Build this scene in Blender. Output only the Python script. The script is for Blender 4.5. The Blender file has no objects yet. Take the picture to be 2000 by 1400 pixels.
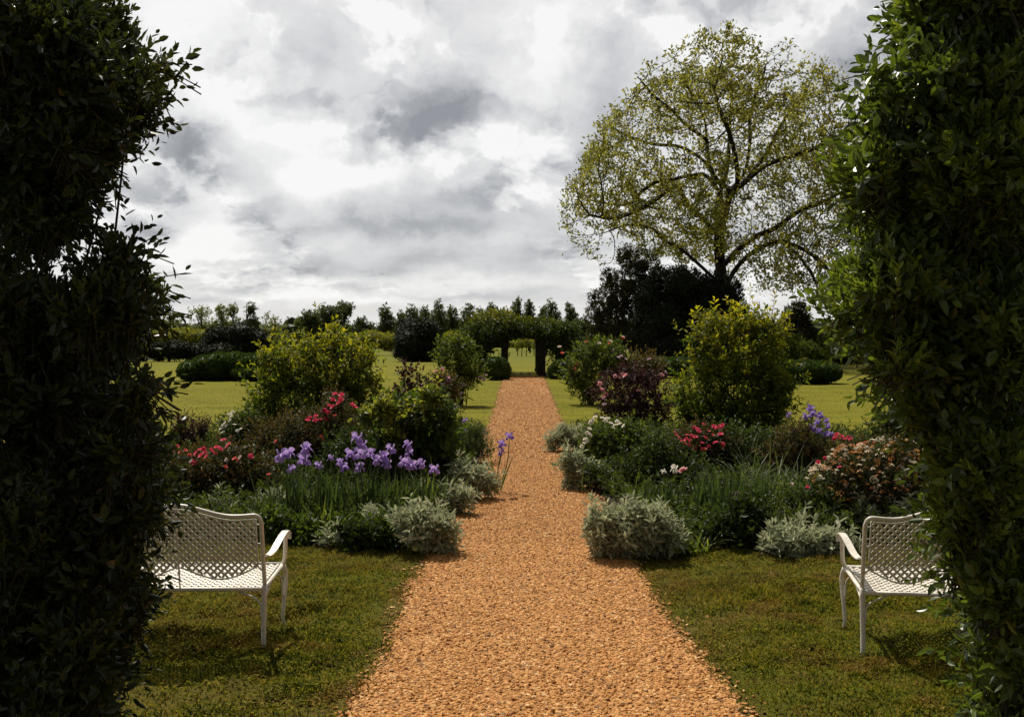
import bpy, math
import numpy as np
from mathutils import Vector

SC = bpy.context.scene
COL = SC.collection
F, CX, HY, H = 1900.0, 1000.0, 665.0, 1.9      # focal length and horizon in photo pixels, eye height in metres
RAD = math.radians

# ------------------------------------------------------------------ camera
cam = bpy.data.cameras.new('camera')
cam.sensor_width = 36.0
cam.lens = F / 2000.0 * 36.0
cam.shift_y = (HY - 700.0) / 2000.0
cam.clip_start, cam.clip_end = 0.1, 6000.0
cob = bpy.data.objects.new('camera', cam)
cob.location = (0, 0, H)
cob.rotation_euler = (RAD(90), 0, 0)
COL.objects.link(cob)
SC.camera = cob

# ------------------------------------------------------------------ light
SUN_EL, SUN_AZ = 56.0, -24.0       # elevation, azimuth from +Y towards +X
sd = Vector((math.sin(RAD(SUN_AZ)) * math.cos(RAD(SUN_EL)), math.cos(RAD(SUN_AZ)) * math.cos(RAD(SUN_EL)), math.sin(RAD(SUN_EL))))
sun = bpy.data.lights.new('sun', 'SUN')
sun.energy, sun.angle, sun.color = 5.0, RAD(0.8), (1.0, 0.93, 0.80)
sob = bpy.data.objects.new('sun', sun)
sob.rotation_euler = sd.to_track_quat('Z', 'Y').to_euler()
sob.location = sd * 50
COL.objects.link(sob)

vs = SC.view_settings
vs.view_transform, vs.look, vs.exposure, vs.gamma = 'Standard', 'None', 0.15, 1.0
cy = SC.cycles
cy.max_bounces, cy.diffuse_bounces, cy.glossy_bounces, cy.transmission_bounces, cy.transparent_max_bounces = 6, 4, 2, 4, 4
cy.use_denoising = True
cy.use_adaptive_sampling = True
cy.adaptive_threshold = 0.02
cy.sample_clamp_indirect = 4.0


class NT:
    """small helper for node graphs"""
    def __init__(s, nt):
        s.t = nt

    def n(s, typ, ins=None, **kw):
        nd = s.t.nodes.new('ShaderNode' + typ)
        for k, v in kw.items():
            setattr(nd, k, v)
        for k, v in (ins or {}).items():
            s.set(nd.inputs[k], v)
        return nd

    def set(s, sock, v):
        if isinstance(v, bpy.types.Node):
            v = v.outputs[0]
        if isinstance(v, bpy.types.NodeSocket):
            s.t.links.new(v, sock)
        else:
            sock.default_value = v

    def m(s, op, a, b=0.0, c=0.0, clamp=False):
        nd = s.t.nodes.new('ShaderNodeMath')
        nd.operation, nd.use_clamp = op, clamp
        for i, v in enumerate((a, b, c)):
            s.set(nd.inputs[i], v)
        return nd.outputs[0]

    def mix(s, f, a, b, blend='MIX'):
        nd = s.t.nodes.new('ShaderNodeMix')
        nd.data_type, nd.blend_type = 'RGBA', blend
        s.set(nd.inputs[0], f)
        for i, v in ((6, a), (7, b)):
            s.set(nd.inputs[i], v if not isinstance(v, tuple) else (v + (1,))[:4])
        return nd.outputs[2]

    def ramp(s, f, stops, interp='LINEAR'):
        nd = s.t.nodes.new('ShaderNodeValToRGB')
        cr = nd.color_ramp
        cr.interpolation = interp
        while len(cr.elements) < len(stops):
            cr.elements.new(0.5)
        for e, (p, c) in zip(cr.elements, stops):
            e.position = p
            e.color = (c if isinstance(c, tuple) else (c, c, c)) + (1,)
        s.set(nd.inputs[0], f)
        return nd.outputs[0]

    def noise(s, vec, scale, detail=4, rough=0.55, out=0, dist=0.0):
        nd = s.n('TexNoise', {'Vector': vec, 'Scale': scale, 'Detail': detail, 'Roughness': rough, 'Distortion': dist})
        return nd.outputs[out]


# ------------------------------------------------------------------ sky
def pix_az_el(px, py):
    az = math.atan2(px - CX, F)
    return az, math.atan((HY - py) / F * math.cos(az))


def build_world():
    w = bpy.data.worlds.new('World')
    SC.world = w
    w.use_nodes = True
    w.cycles.sampling_method = 'MANUAL'
    w.cycles.sample_map_resolution = 512
    t = w.node_tree
    t.nodes.clear()
    g = NT(t)
    d = g.n('TexCoord').outputs['Generated']
    xyz = g.n('SeparateXYZ', {0: d})
    x, y, z = xyz.outputs
    # billowing warp of the direction
    n1 = g.noise(d, 6.5, 7, 0.60, out=1)
    n2 = g.noise(d, 22.0, 6, 0.62, out=1)
    s1 = g.n('SeparateXYZ', {0: n1})
    s2 = g.n('SeparateXYZ', {0: n2})
    az = g.m('ARCTAN2', x, y)
    el = g.m('ARCSINE', z)
    near = g.m('MULTIPLY_ADD', g.m('MINIMUM', g.m('MAXIMUM', el, 0.0), 0.3), 3.0, 0.12)      # warp shrinks towards the horizon
    def warp(v, a, b, k1, k2):
        o = g.m('ADD', g.m('MULTIPLY', g.m('SUBTRACT', a, 0.5), k1), g.m('MULTIPLY', g.m('SUBTRACT', b, 0.5), k2))
        return g.m('ADD', v, g.m('MULTIPLY', o, near))
    azw = warp(az, s1.outputs[0], s2.outputs[0], 0.22, 0.09)
    elw = warp(el, s1.outputs[1], s2.outputs[1], 0.13, 0.07)
    # layered cloud pattern: a flat sheet seen in perspective, and puffs with soft creases
    zz = g.m('ADD', g.m('MAXIMUM', z, 0.0), 0.10)
    uv = g.n('CombineXYZ', {0: g.m('DIVIDE', x, zz), 1: g.m('MULTIPLY', g.m('DIVIDE', y, zz), 0.8), 2: 0.0}).outputs[0]
    base = g.noise(uv, 0.75, 5, 0.55, dist=0.3)
    pv = g.n('CombineXYZ', {0: g.m('ADD', az, g.m('MULTIPLY', g.m('SUBTRACT', azw, az), 0.35)), 1: g.m('MULTIPLY', 0.55, g.m('LOGARITHM', g.m('ADD', g.m('MAXIMUM', g.m('ADD', el, g.m('MULTIPLY', g.m('SUBTRACT', elw, el), 0.35)), -0.03), 0.13), math.e)), 2: 0.3}).outputs[0]
    def puffs(q):
        """heaped cloud thickness: rounded billows on a large drift"""
        big = g.n('TexNoise', {'Vector': q, 'Scale': 4.2, 'Detail': 6.0, 'Roughness': .55}, noise_dimensions='2D').outputs[0]
        wob_ = g.n('TexNoise', {'Vector': q, 'Scale': 13.0, 'Detail': 4.0, 'Roughness': .6}, noise_dimensions='2D').outputs[1]
        q2 = g.n('VectorMath', {0: q, 1: g.n('VectorMath', {0: wob_, 'Scale': .07}, operation='SCALE').outputs[0]}, operation='ADD').outputs[0]
        vo = g.n('TexVoronoi', {'Vector': q2, 'Scale': 8.0, 'Detail': 3.0, 'Roughness': .6, 'Lacunarity': 2.2, 'Smoothness': .3}, feature='SMOOTH_F1', voronoi_dimensions='2D', normalize=True).outputs['Distance']
        return g.m('SUBTRACT', g.m('MULTIPLY', big, 1.25), g.m('MULTIPLY', vo, VW))
    VW = .75
    t0 = puffs(pv)
    t1 = puffs(g.n('VectorMath', {0: pv, 1: (-.010, .045, 0.0)}, operation='ADD').outputs[0])
    heap = lambda t: g.n('MapRange', {0: t, 1: .17, 2: .36}, interpolation_type='SMOOTHERSTEP').outputs[0]
    h0, h1 = heap(t0), heap(t1)
    val = g.m('ADD', 0.86, g.m('MULTIPLY', g.m('SUBTRACT', base, 0.5), 0.28))
    val = g.m('ADD', val, g.m('MULTIPLY', g.m('SUBTRACT', h0, h1), 0.22))      # lit crown of each heap, grey foot
    val = g.m('ADD', val, g.m('MULTIPLY', g.m('SUBTRACT', t0, t1), 0.45))
    val = g.m('SUBTRACT', val, g.m('MULTIPLY', h1, 0.12))
    blobs = [  # photo x, y, half width, half height, weight (negative = grey underside)
        (820, 190, 95, 70, -.34), (800, 255, 110, 45, -.34), (860, 300, 100, 28, -.30), (385, 285, 80, 34, -.40), (370, 316, 70, 20, -.32),
        (960, 405, 120, 26, -.40), (850, 455, 180, 22, -.40), (690, 440, 80, 25, -.18), (620, 522, 90, 16, -.34), (545, 480, 70, 26, -.22), (540, 400, 45, 60, -.25),
        (270, 425, 90, 22, -.34), (230, 455, 60, 14, -.25), (840, 505, 80, 16, -.22), (1195, 165, 80, 90, -.28), (1150, 280, 60, 26, -.2), (560, 110, 70, 45, -.20), (960, 75, 60, 30, -.10),
        (1690, 180, 110, 90, -.25), (520, 560, 110, 12, -.22), (790, 535, 50, 18, -.2), (1010, 520, 110, 22, -.20), (330, 380, 60, 40, -.15), (400, 530, 70, 10, -.2), (1060, 570, 70, 10, -.2),
        (450, 190, 120, 70, .25), (620, 330, 70, 70, .25), (740, 340, 90, 34, .30), (560, 420, 20, 40, .1), (1030, 90, 70, 60, .25), (1000, 235, 80, 50, .28), (690, 360, 60, 40, .2),
        (430, 455, 110, 28, .26), (780, 40, 70, 40, .2), (330, 60, 100, 80, .22), (900, 555, 160, 16, .18), (620, 575, 60, 20, .15), (1150, 60, 90, 50, .15), (500, 370, 60, 20, .2),
        (-500, 300, 300, 120, -.3), (450, 505, 110, 9, -.26), (700, 565, 90, 9, -.24), (930, 585, 120, 8, -.24), (400, 588, 100, 7, -.2), (1080, 500, 50, 14, -.26), (620, 548, 60, 8, .2), (330, 500, 60, 20, .2), (750, 590, 80, 7, .18), (2600, 250, 300, 150, -.2),
    ]
    for (bx, by, rx, ry, wt) in blobs:
        a0, e0 = pix_az_el(bx, by)
        qa = g.m('DIVIDE', g.m('SUBTRACT', azw, a0), rx / F)
        qe = g.m('DIVIDE', g.m('SUBTRACT', elw, e0), ry / F)
        q = g.m('ADD', g.m('MULTIPLY', qa, qa), g.m('MULTIPLY', qe, qe))
        val = g.m('MULTIPLY_ADD', g.m('EXPONENT', g.m('MULTIPLY', q, -0.9)), wt * 1.15, val)
    col = g.ramp(val, [(0.0, (.26, .270, .288)), (0.28, (.35, .358, .375)), (0.46, (.49, .496, .51)), (0.62, (.61, .61, .617)), (0.78, (.715, .71, .705)), (1.0, (.86, .855, .845))])
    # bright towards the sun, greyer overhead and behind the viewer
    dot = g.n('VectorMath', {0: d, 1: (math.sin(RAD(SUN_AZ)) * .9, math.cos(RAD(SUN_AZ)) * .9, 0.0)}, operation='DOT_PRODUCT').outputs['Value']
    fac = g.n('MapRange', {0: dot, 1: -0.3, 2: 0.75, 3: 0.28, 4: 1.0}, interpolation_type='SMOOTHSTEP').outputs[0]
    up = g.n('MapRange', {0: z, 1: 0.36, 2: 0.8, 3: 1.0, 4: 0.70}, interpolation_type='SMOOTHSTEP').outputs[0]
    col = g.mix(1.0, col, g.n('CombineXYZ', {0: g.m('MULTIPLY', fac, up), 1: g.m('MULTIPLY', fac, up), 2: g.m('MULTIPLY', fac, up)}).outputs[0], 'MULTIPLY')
    sky = g.n('TexSky', sky_type='NISHITA', sun_disc=False, sun_elevation=RAD(SUN_EL), sun_rotation=RAD(SUN_AZ))
    nish = g.n('VectorMath', {0: sky, 'Scale': 0.10}, operation='SCALE').outputs[0]
    gaps = g.n('MapRange', {0: base, 1: 0.30, 2: 0.42, 3: 0.28, 4: 0.05}, interpolation_type='SMOOTHSTEP').outputs[0]
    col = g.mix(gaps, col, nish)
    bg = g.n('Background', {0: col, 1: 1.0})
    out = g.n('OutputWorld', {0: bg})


build_world()

# ------------------------------------------------------------------ helpers: places
def P(px, py, d):
    return np.array([(px - CX) / F * d, d, H - (py - HY) / F * d])


def dg(py):
    """distance of the ground seen at photo row py"""
    return F * H / (py - HY)


def G(px, py):
    d = dg(py)
    return np.array([(px - CX) / F * d, d, 0.0])


# ------------------------------------------------------------------ helpers: objects
def tag(o, label=None, cat=None, group=None, kind=None):
    for k, v in (('label', label), ('category', cat), ('group', group), ('kind', kind)):
        if v:
            o[k] = v
    return o


def thing(name, label, cat, loc, group=None):
    o = bpy.data.objects.new(name, None)
    o.empty_display_size = 0.1
    COL.objects.link(o)
    o.location = [float(v) for v in loc]
    return tag(o, label, cat, group)


class Geo:
    """collects faces as arrays and links them as one mesh object"""
    def __init__(s):
        s.v, s.q, s.t, s.qm, s.tm, s.a, s.n = [], [], [], [], [], [], 0

    def add(s, v, q=None, t=None, mat=0, age=0.0):
        v = np.asarray(v, float).reshape(-1, 3)
        s.v.append(v)
        a = np.asarray(age, float)
        s.a.append(np.full(len(v), float(a)) if a.ndim == 0 else a.reshape(-1))
        if q is not None and len(q):
            q = np.asarray(q, np.int64).reshape(-1, 4) + s.n
            s.q.append(q)
            s.qm.append(np.full(len(q), mat))
        if t is not None and len(t):
            t = np.asarray(t, np.int64).reshape(-1, 3) + s.n
            s.t.append(t)
            s.tm.append(np.full(len(t), mat))
        s.n += len(v)

    def mesh(s, name, mats, origin=(0, 0, 0), smooth=False):
        v = (np.concatenate(s.v) if s.v else np.zeros((0, 3))) - np.asarray(origin, float)
        q = np.concatenate(s.q) if s.q else np.zeros((0, 4), np.int64)
        t = np.concatenate(s.t) if s.t else np.zeros((0, 3), np.int64)
        me = bpy.data.meshes.new(name)
        me.vertices.add(len(v))
        me.vertices.foreach_set('co', v.astype(np.float32).ravel())
        me.loops.add(len(q) * 4 + len(t) * 3)
        me.loops.foreach_set('vertex_index', np.concatenate([q.ravel(), t.ravel()]).astype(np.int32))
        me.polygons.add(len(q) + len(t))
        ls = np.concatenate([np.arange(len(q)) * 4, len(q) * 4 + np.arange(len(t)) * 3]).astype(np.int32)
        me.polygons.foreach_set('loop_start', ls)
        mi = np.concatenate([np.concatenate(s.qm) if s.qm else np.zeros(0), np.concatenate(s.tm) if s.tm else np.zeros(0)]).astype(np.int32)
        me.polygons.foreach_set('material_index', mi)
        me.polygons.foreach_set('use_smooth', np.full(len(mi), bool(smooth)))
        at = me.attributes.new('age', 'FLOAT', 'POINT')
        at.data.foreach_set('value', np.concatenate(s.a).astype(np.float32) if s.a else np.zeros(0, np.float32))
        for m in (mats if isinstance(mats, (list, tuple)) else [mats]):
            me.materials.append(m)
        me.update(calc_edges=True)
        me.validate()
        return me

    def build(s, name, mats, parent=None, smooth=False, loc=None):
        """loc: origin of a top-level mesh; with a parent the mesh sits in the parent's space"""
        org = parent.location if parent is not None else (loc if loc is not None else (0, 0, 0))
        pp = parent
        while pp is not None and pp.parent is not None:
            pp = pp.parent
            org = Vector(org) + pp.location
        o = bpy.data.objects.new(name, s.mesh(name, mats, tuple(org), smooth))
        COL.objects.link(o)
        if parent is not None:
            o.parent = parent
        elif loc is not None:
            o.location = [float(x) for x in loc]
        return o


def put(name, me, parent, loc, rot=(0, 0, 0), sc=1.0):
    """another object on an existing mesh; loc in world space"""
    o = bpy.data.objects.new(name, me)
    COL.objects.link(o)
    o.parent = parent
    o.location = Vector([float(v) for v in loc]) - (parent.location if parent else Vector())
    o.rotation_euler = rot
    o.scale = (sc, sc, sc)
    return o


# ------------------------------------------------------------------ helpers: shapes
def unit(a):
    return a / np.maximum(np.linalg.norm(a, axis=-1, keepdims=True), 1e-9)


def rdir(rng, n):
    return unit(rng.normal(size=(n, 3)))


def leaves(g, p, d, nrm, L, W, age=0.0, mat=0, fold=0.25, droop=0.12):
    """pointed folded leaves, six corners each"""
    n = len(p)
    if n == 0:
        return
    L = np.broadcast_to(np.asarray(L, float), (n,))[:, None]
    W = np.broadcast_to(np.asarray(W, float), (n,))[:, None]
    d = unit(d)
    s = unit(np.cross(d, nrm))
    u = np.cross(s, d)
    tip = p + d * L - u * L * droop
    m1 = p + d * L * .30
    m2 = p + d * L * .68 - u * L * droop * .4
    a, b, f = .46 * W * s, .40 * W * s, u * W * fold * .5
    v = np.stack([p, m1 + a + f, m2 + b + f, tip, m2 - b + f, m1 - a + f], 1)
    i = np.arange(n)[:, None] * 6
    q = np.concatenate([i + np.array([[0, 1, 2, 3]]), i + np.array([[0, 3, 4, 5]])])
    ag = np.repeat(np.broadcast_to(np.asarray(age, float), (n,)), 6)
    g.add(v.reshape(-1, 3), q=q, mat=mat, age=ag)


def flat_leaves(g, p, d, nrm, L, W, age=0.0, mat=0):
    """diamond leaf of one quad, bent at the middle"""
    n = len(p)
    if n == 0:
        return
    L = np.broadcast_to(np.asarray(L, float), (n,))[:, None]
    W = np.broadcast_to(np.asarray(W, float), (n,))[:, None]
    d = unit(d)
    s = unit(np.cross(d, nrm))
    u = np.cross(s, d)
    v = np.stack([p, p + d * L * .45 + s * W * .5 + u * W * .12, p + d * L, p + d * L * .45 - s * W * .5 + u * W * .12], 1)
    i = np.arange(n)[:, None] * 4
    g.add(v.reshape(-1, 3), q=i + np.array([[0, 1, 2, 3]]), mat=mat, age=np.repeat(np.broadcast_to(np.asarray(age, float), (n,)), 4))


def cones(g, p0, p1, r0, r1, k=3, mat=0):
    n = len(p0)
    if n == 0:
        return
    d = unit(p1 - p0)
    ref = np.where(np.abs(d[:, 2:3]) > .9, np.array([[1., 0, 0]]), np.array([[0, 0, 1.]]))
    a = unit(np.cross(d, ref))
    b = np.cross(d, a)
    r0 = np.broadcast_to(np.asarray(r0, float), (n,))
    r1 = np.broadcast_to(np.asarray(r1, float), (n,))
    rings = []
    for p, r in ((p0, r0), (p1, r1)):
        for j in range(k):
            th = 2 * math.pi * j / k
            rings.append(p + (a * math.cos(th) + b * math.sin(th)) * r[:, None])
    v = np.stack(rings, 1).reshape(-1, 3)
    i = np.arange(n)[:, None] * 2 * k
    q = np.concatenate([i + np.array([[j, (j + 1) % k, k + (j + 1) % k, k + j]]) for j in range(k)])
    g.add(v, q=q, mat=mat)


def tube(g, pts, rad, k=8, mat=0, cap=True, flat=1.0):
    """round bar along a polyline; flat < 1 squashes it along its second axis"""
    pts = np.asarray(pts, float)
    m = len(pts)
    rad = np.broadcast_to(np.asarray(rad, float), (m,))
    tg = unit(np.gradient(pts, axis=0))
    ref = np.array([0, 0, 1.]) if abs(tg[0, 2]) < .9 else np.array([1., 0, 0])
    a = unit(np.cross(tg[0], ref))
    vs_ = []
    th = np.arange(k) * 2 * math.pi / k
    for i in range(m):
        a = unit(a - tg[i] * np.dot(a, tg[i]))
        b = np.cross(tg[i], a)
        vs_.append(pts[i] + rad[i] * (np.cos(th)[:, None] * a + flat * np.sin(th)[:, None] * b))
    v = np.concatenate(vs_)
    q = []
    for i in range(m - 1):
        for j in range(k):
            q.append([i * k + j, i * k + (j + 1) % k, (i + 1) * k + (j + 1) % k, (i + 1) * k + j])
    t = []
    if cap:
        v = np.concatenate([v, pts[:1], pts[-1:]])
        for j in range(k):
            t.append([m * k, (j + 1) % k, j])
            t.append([m * k + 1, (m - 1) * k + j, (m - 1) * k + (j + 1) % k])
    g.add(v, q=q, t=t, mat=mat)


def smooth_line(pts, n=24):
    """Catmull-Rom through the points"""
    p = np.asarray(pts, float)
    p = np.concatenate([[2 * p[0] - p[1]], p, [2 * p[-1] - p[-2]]])
    out = []
    seg = len(p) - 3
    for u in np.linspace(0, seg - 1e-6, n):
        i = int(u)
        t = u - i
        a, b, c, d = p[i:i + 4]
        out.append(.5 * (2 * b + (c - a) * t + (2 * a - 5 * b + 4 * c - d) * t * t + (3 * b - a - 3 * c + d) * t ** 3))
    return np.array(out)


def box(g, lo, hi, mat=0):
    x0, y0, z0 = lo
    x1, y1, z1 = hi
    v = [[x, y, z] for z in (z0, z1) for y in (y0, y1) for x in (x0, x1)]
    g.add(v, q=[[0, 2, 3, 1], [4, 5, 7, 6], [0, 1, 5, 4], [2, 6, 7, 3], [0, 4, 6, 2], [1, 3, 7, 5]], mat=mat)


def lumpy(x, seed=0):
    """cheap smooth 3-D noise from a few sines, about -1..1"""
    r = np.random.default_rng(seed)
    o = 0
    for _ in range(7):
        k = r.normal(size=3)
        o = o + np.sin(x @ k * r.uniform(.7, 2.2) + r.uniform(0, 6.28))
    return o / 3.2


def ellipsoid(g, c, r, seed=0, amp=.12, freq=3.0, nu=28, nv=16, mat=0, zmin=0.0, age=0.0):
    th = np.linspace(0, 2 * math.pi, nu, endpoint=False)
    ph = np.linspace(0.02, math.pi - .02, nv)
    T, Ph = np.meshgrid(th, ph)
    d = np.stack([np.cos(T) * np.sin(Ph), np.sin(T) * np.sin(Ph), np.cos(Ph)], -1).reshape(-1, 3)
    k = 1 + amp * lumpy(d * freq + np.asarray(c), seed)
    v = np.asarray(c) + d * np.asarray(r) * k[:, None]
    v[:, 2] = np.maximum(v[:, 2], zmin)
    q = [[i * nu + j, (i + 1) * nu + j, (i + 1) * nu + (j + 1) % nu, i * nu + (j + 1) % nu] for i in range(nv - 1) for j in range(nu)]
    g.add(v, q=q, mat=mat, age=age)


# ------------------------------------------------------------------ helpers: foliage volumes
def lob(px, py, d, rx, ry, depth=None):
    """ellipsoid that fills rx x ry photo pixels at distance d"""
    c = P(px, py, d)
    a, b = rx / F * d, ry / F * d
    return (c, np.array([a, depth if depth else (a + b) / 2, b]))


def sample_lobes(rng, lobes, n, shell=.45, zmin=.02, deep=.62):
    """points near the outside of a union of ellipsoids, with outward normals"""
    area = np.array([(r[0] * r[2] + r[0] * r[1] + r[1] * r[2]) for c, r in lobes])
    k = rng.choice(len(lobes), size=int(n * 1.8) + 20, p=area / area.sum())
    C = np.array([l[0] for l in lobes])[k]
    R = np.array([l[1] for l in lobes])[k]
    d = rdir(rng, len(k))
    t = 1 - shell * np.abs(rng.normal(size=len(k))) * .7
    t = np.clip(t, .15, 1.12)[:, None]
    p = C + d * R * t
    keep = p[:, 2] > zmin
    for i, (c, r) in enumerate(lobes):
        q = np.sqrt((((p - c) / r) ** 2).sum(1))
        keep &= ~((k != i) & (q < deep))
    p, nrm = p[keep][:n], unit((d / R))[keep][:n]
    return p, nrm


def shoots(g, rng, p, d, SL, m, LL, LW, young=0.3, mat=0, a0=75, a1=25, droop=.12, fold=.25, var=.35, simple=False):
    """leafy shoots: stems from p along d, m leaves spiralling up each"""
    n = len(p)
    SL = np.broadcast_to(np.asarray(SL, float), (n,)) * rng.uniform(.6, 1.25, n)
    ref = rdir(rng, n)
    u = unit(np.cross(d, ref))
    v = np.cross(d, u)
    yg = np.clip(young * rng.uniform(.0, 2.0, n), 0, 1)
    tt = (np.arange(m) + .7) / m
    for k in range(m):
        t = tt[k]
        az = 2.4 * k + rng.uniform(-.4, .4, n)
        rad = u * np.cos(az)[:, None] + v * np.sin(az)[:, None]
        an = np.radians(a0 + (a1 - a0) * t + rng.normal(0, 12, n))
        ld = d * np.cos(an)[:, None] + rad * np.sin(an)[:, None]
        nr = d * np.sin(an)[:, None] - rad * np.cos(an)[:, None] + rng.normal(0, .25, (n, 3))
        pos = p + d * (SL * t)[:, None]
        L = LL * rng.uniform(1 - var, 1 + var, n) * (1 - .35 * abs(2 * t - 1) ** 2)
        W = L / LL * LW * rng.uniform(.85, 1.15, n)
        ag = np.clip(yg * (.35 + .75 * t), 0, 1)
        if simple:
            flat_leaves(g, pos, ld, nr, L, W, ag, mat)
        else:
            leaves(g, pos, ld, nr, L, W, ag, mat, fold, droop)


def bent_blades(g, rng, base, d, L, W, droop=.5, segs=5, mat=0, age=0.0, taper=.9):
    """sword leaves: ribbons that rise along d and bend over"""
    n = len(base)
    L = np.broadcast_to(np.asarray(L, float), (n,))
    W = np.broadcast_to(np.asarray(W, float), (n,))
    droop = np.broadcast_to(np.asarray(droop, float), (n,))
    d = unit(d)
    hor = d * np.array([1, 1, 0.])
    hor = unit(hor + rng.normal(0, .05, (n, 3)) * np.array([1, 1, 0]))
    side = unit(np.cross(hor, np.array([0, 0, 1.])))
    side = unit(side + hor * rng.uniform(-.7, .7, n)[:, None])
    pos = base.copy()
    rows = []
    for k in range(segs + 1):
        t = k / segs
        w = W * (1 - taper * t ** 2.2) * (.7 + .3 * min(1, t * 4))
        if k == segs:
            w = W * .04
        rows.append(pos - side * (w / 2)[:, None])
        rows.append(pos + side * (w / 2)[:, None])
        dd = unit(d + hor * (droop * t * 1.2)[:, None] - np.array([0, 0, 1.]) * (droop * t ** 2 * 1.5)[:, None])
        pos = pos + dd * (L / segs)[:, None]
    v = np.stack(rows, 1).reshape(-1, 3)
    i = np.arange(n)[:, None] * (2 * segs + 2)
    q = np.concatenate([i + np.array([[2 * k, 2 * k + 1, 2 * k + 3, 2 * k + 2]]) for k in range(segs)])
    g.add(v, q=q, mat=mat, age=np.repeat(np.broadcast_to(np.asarray(age, float), (n,)), 2 * segs + 2))


# ------------------------------------------------------------------ materials
def new_mat(name):
    m = bpy.data.materials.new(name)
    m.use_nodes = True
    m.node_tree.nodes.clear()
    return m, NT(m.node_tree)


def leaf_mat(name, cols, young=None, trans=.38, rough=.55, spec=.20, tmul=(1.95, 1.9, .9)):
    """cols: leaf-to-leaf variation; young: colour of the new growth (attribute age)"""
    m, g = new_mat(name)
    rnd = g.n('NewGeometry').outputs['Random Per Island']
    k = len(cols)
    c = g.ramp(rnd, [(i / max(1, k - 1), tuple(cols[i])) for i in range(k)])
    if young:
        age = g.n('Attribute', attribute_name='age').outputs['Fac']
        c = g.mix(age, c, tuple(young))
    p = g.n('BsdfPrincipled', {'Base Color': c, 'Roughness': rough, 'Specular IOR Level': spec})
    tc = g.mix(1.0, c, tmul + (1,), 'MULTIPLY')
    t = g.n('BsdfTranslucent', {0: tc})
    mx = g.n('MixShader', {0: trans, 1: p, 2: t})
    g.n('OutputMaterial', {0: mx})
    return m


def plain_mat(name, c1, c2, scale=20, rough=.8, spec=.3, bump=.0, detail=6):
    m, g = new_mat(name)
    co = g.n('TexCoord').outputs['Object']
    n = g.noise(co, scale, detail, .6)
    c = g.ramp(n, [(.3, c1), (.7, c2)])
    ins = {'Base Color': c, 'Roughness': rough, 'Specular IOR Level': spec}
    if bump:
        ins['Normal'] = g.n('Bump', {'Strength': bump, 'Distance': .02, 'Height': n}).outputs[0]
    g.n('OutputMaterial', {0: g.n('BsdfPrincipled', ins)})
    return m


M = {}
M['laurel'] = leaf_mat('laurel_leaf', [(.034, .054, .010), (.060, .090, .015), (.092, .132, .024)], (.20, .25, .03), .36, .34, .5)
M['laurel_dark'] = leaf_mat('laurel_dark_leaf', [(.013, .020, .007), (.022, .031, .009), (.034, .046, .012)], (.10, .11, .018), .25, .42, .35)
M['golden'] = leaf_mat('golden_shrub_leaf', [(.022, .046, .008), (.046, .082, .011), (.080, .125, .015)], (.36, .31, .020), .50)
M['rose_leaf'] = leaf_mat('rose_leaf', [(.018, .030, .010), (.032, .045, .014), (.05, .055, .02)], (.10, .045, .022), .32)
M['green'] = leaf_mat('green_leaf', [(.020, .040, .010), (.036, .064, .013), (.060, .095, .018)], (.16, .19, .025), .38)
M['dark_green'] = leaf_mat('dark_green_leaf', [(.013, .025, .007), (.024, .042, .010), (.042, .066, .015)], (.085, .115, .02), .30)
M['black_green'] = leaf_mat('black_green_leaf', [(.006, .010, .005), (.010, .016, .007), (.016, .024, .009)], (.03, .04, .012), .15)
M['boxwood'] = leaf_mat('boxwood_leaf', [(.020, .040, .012), (.034, .060, .016), (.05, .085, .02)], (.10, .13, .02), .25, .6, .12)
M['purple'] = leaf_mat('purple_leaf', [(.020, .012, .016), (.035, .018, .022), (.05, .03, .024)], (.10, .045, .035), .30, tmul=(1.5, 1.0, .9))
M['bronze'] = leaf_mat('bronze_leaf', [(.028, .034, .011), (.045, .050, .015), (.07, .062, .02)], (.15, .075, .03), .30)
M['silver'] = leaf_mat('silver_leaf', [(.20, .225, .14), (.30, .325, .21), (.46, .475, .34)], (.50, .51, .37), .33, .85, .1, (1.1, 1.1, .9))
M['blade'] = leaf_mat('sword_leaf', [(.018, .036, .016), (.030, .054, .022), (.048, .078, .026)], (.12, .14, .03), .32)
M['lily'] = leaf_mat('lily_leaf', [(.026, .05, .014), (.045, .078, .018), (.075, .11, .024)], (.22, .23, .04), .38)
M['chives'] = leaf_mat('chives_leaf', [(.03, .05, .022), (.045, .07, .03), (.07, .095, .04)], (.15, .17, .06), .3)
M['vine'] = leaf_mat('vine_leaf', [(.012, .027, .006), (.026, .046, .009), (.048, .074, .012)], (.24, .23, .02), .32, tmul=(1.5, 1.5, .8))
M['maple'] = leaf_mat('crown_leaf', [(.060, .068, .016), (.11, .115, .026), (.17, .17, .042)], (.26, .25, .06), .52, tmul=(1.7, 1.65, 1.0))
M['airy'] = leaf_mat('airy_leaf', [(.018, .020, .010), (.034, .034, .015), (.055, .05, .02)], (.09, .08, .03), .3)
M['far_tree'] = leaf_mat('far_tree_leaf', [(.022, .034, .014), (.038, .054, .021), (.060, .078, .028)], (.13, .15, .05), .35)
M['far_pale'] = leaf_mat('far_pale_leaf', [(.06, .085, .03), (.10, .12, .042), (.14, .155, .055)], (.2, .2, .07), .42)
M['field'] = leaf_mat('orchard_leaf', [(.06, .085, .014), (.10, .125, .018), (.15, .16, .022)], (.25, .23, .03), .42)
M['litter'] = leaf_mat('ground_leaf', [(.016, .026, .008), (.03, .042, .010), (.055, .06, .014)], (.12, .08, .022), .25, .6, .1)
M['bark'] = plain_mat('bark', (.014, .010, .007), (.036, .027, .019), 6, .9, .2, .6)
M['twig'] = plain_mat('twig', (.022, .018, .011), (.050, .040, .022), 9, .9, .2)
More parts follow.
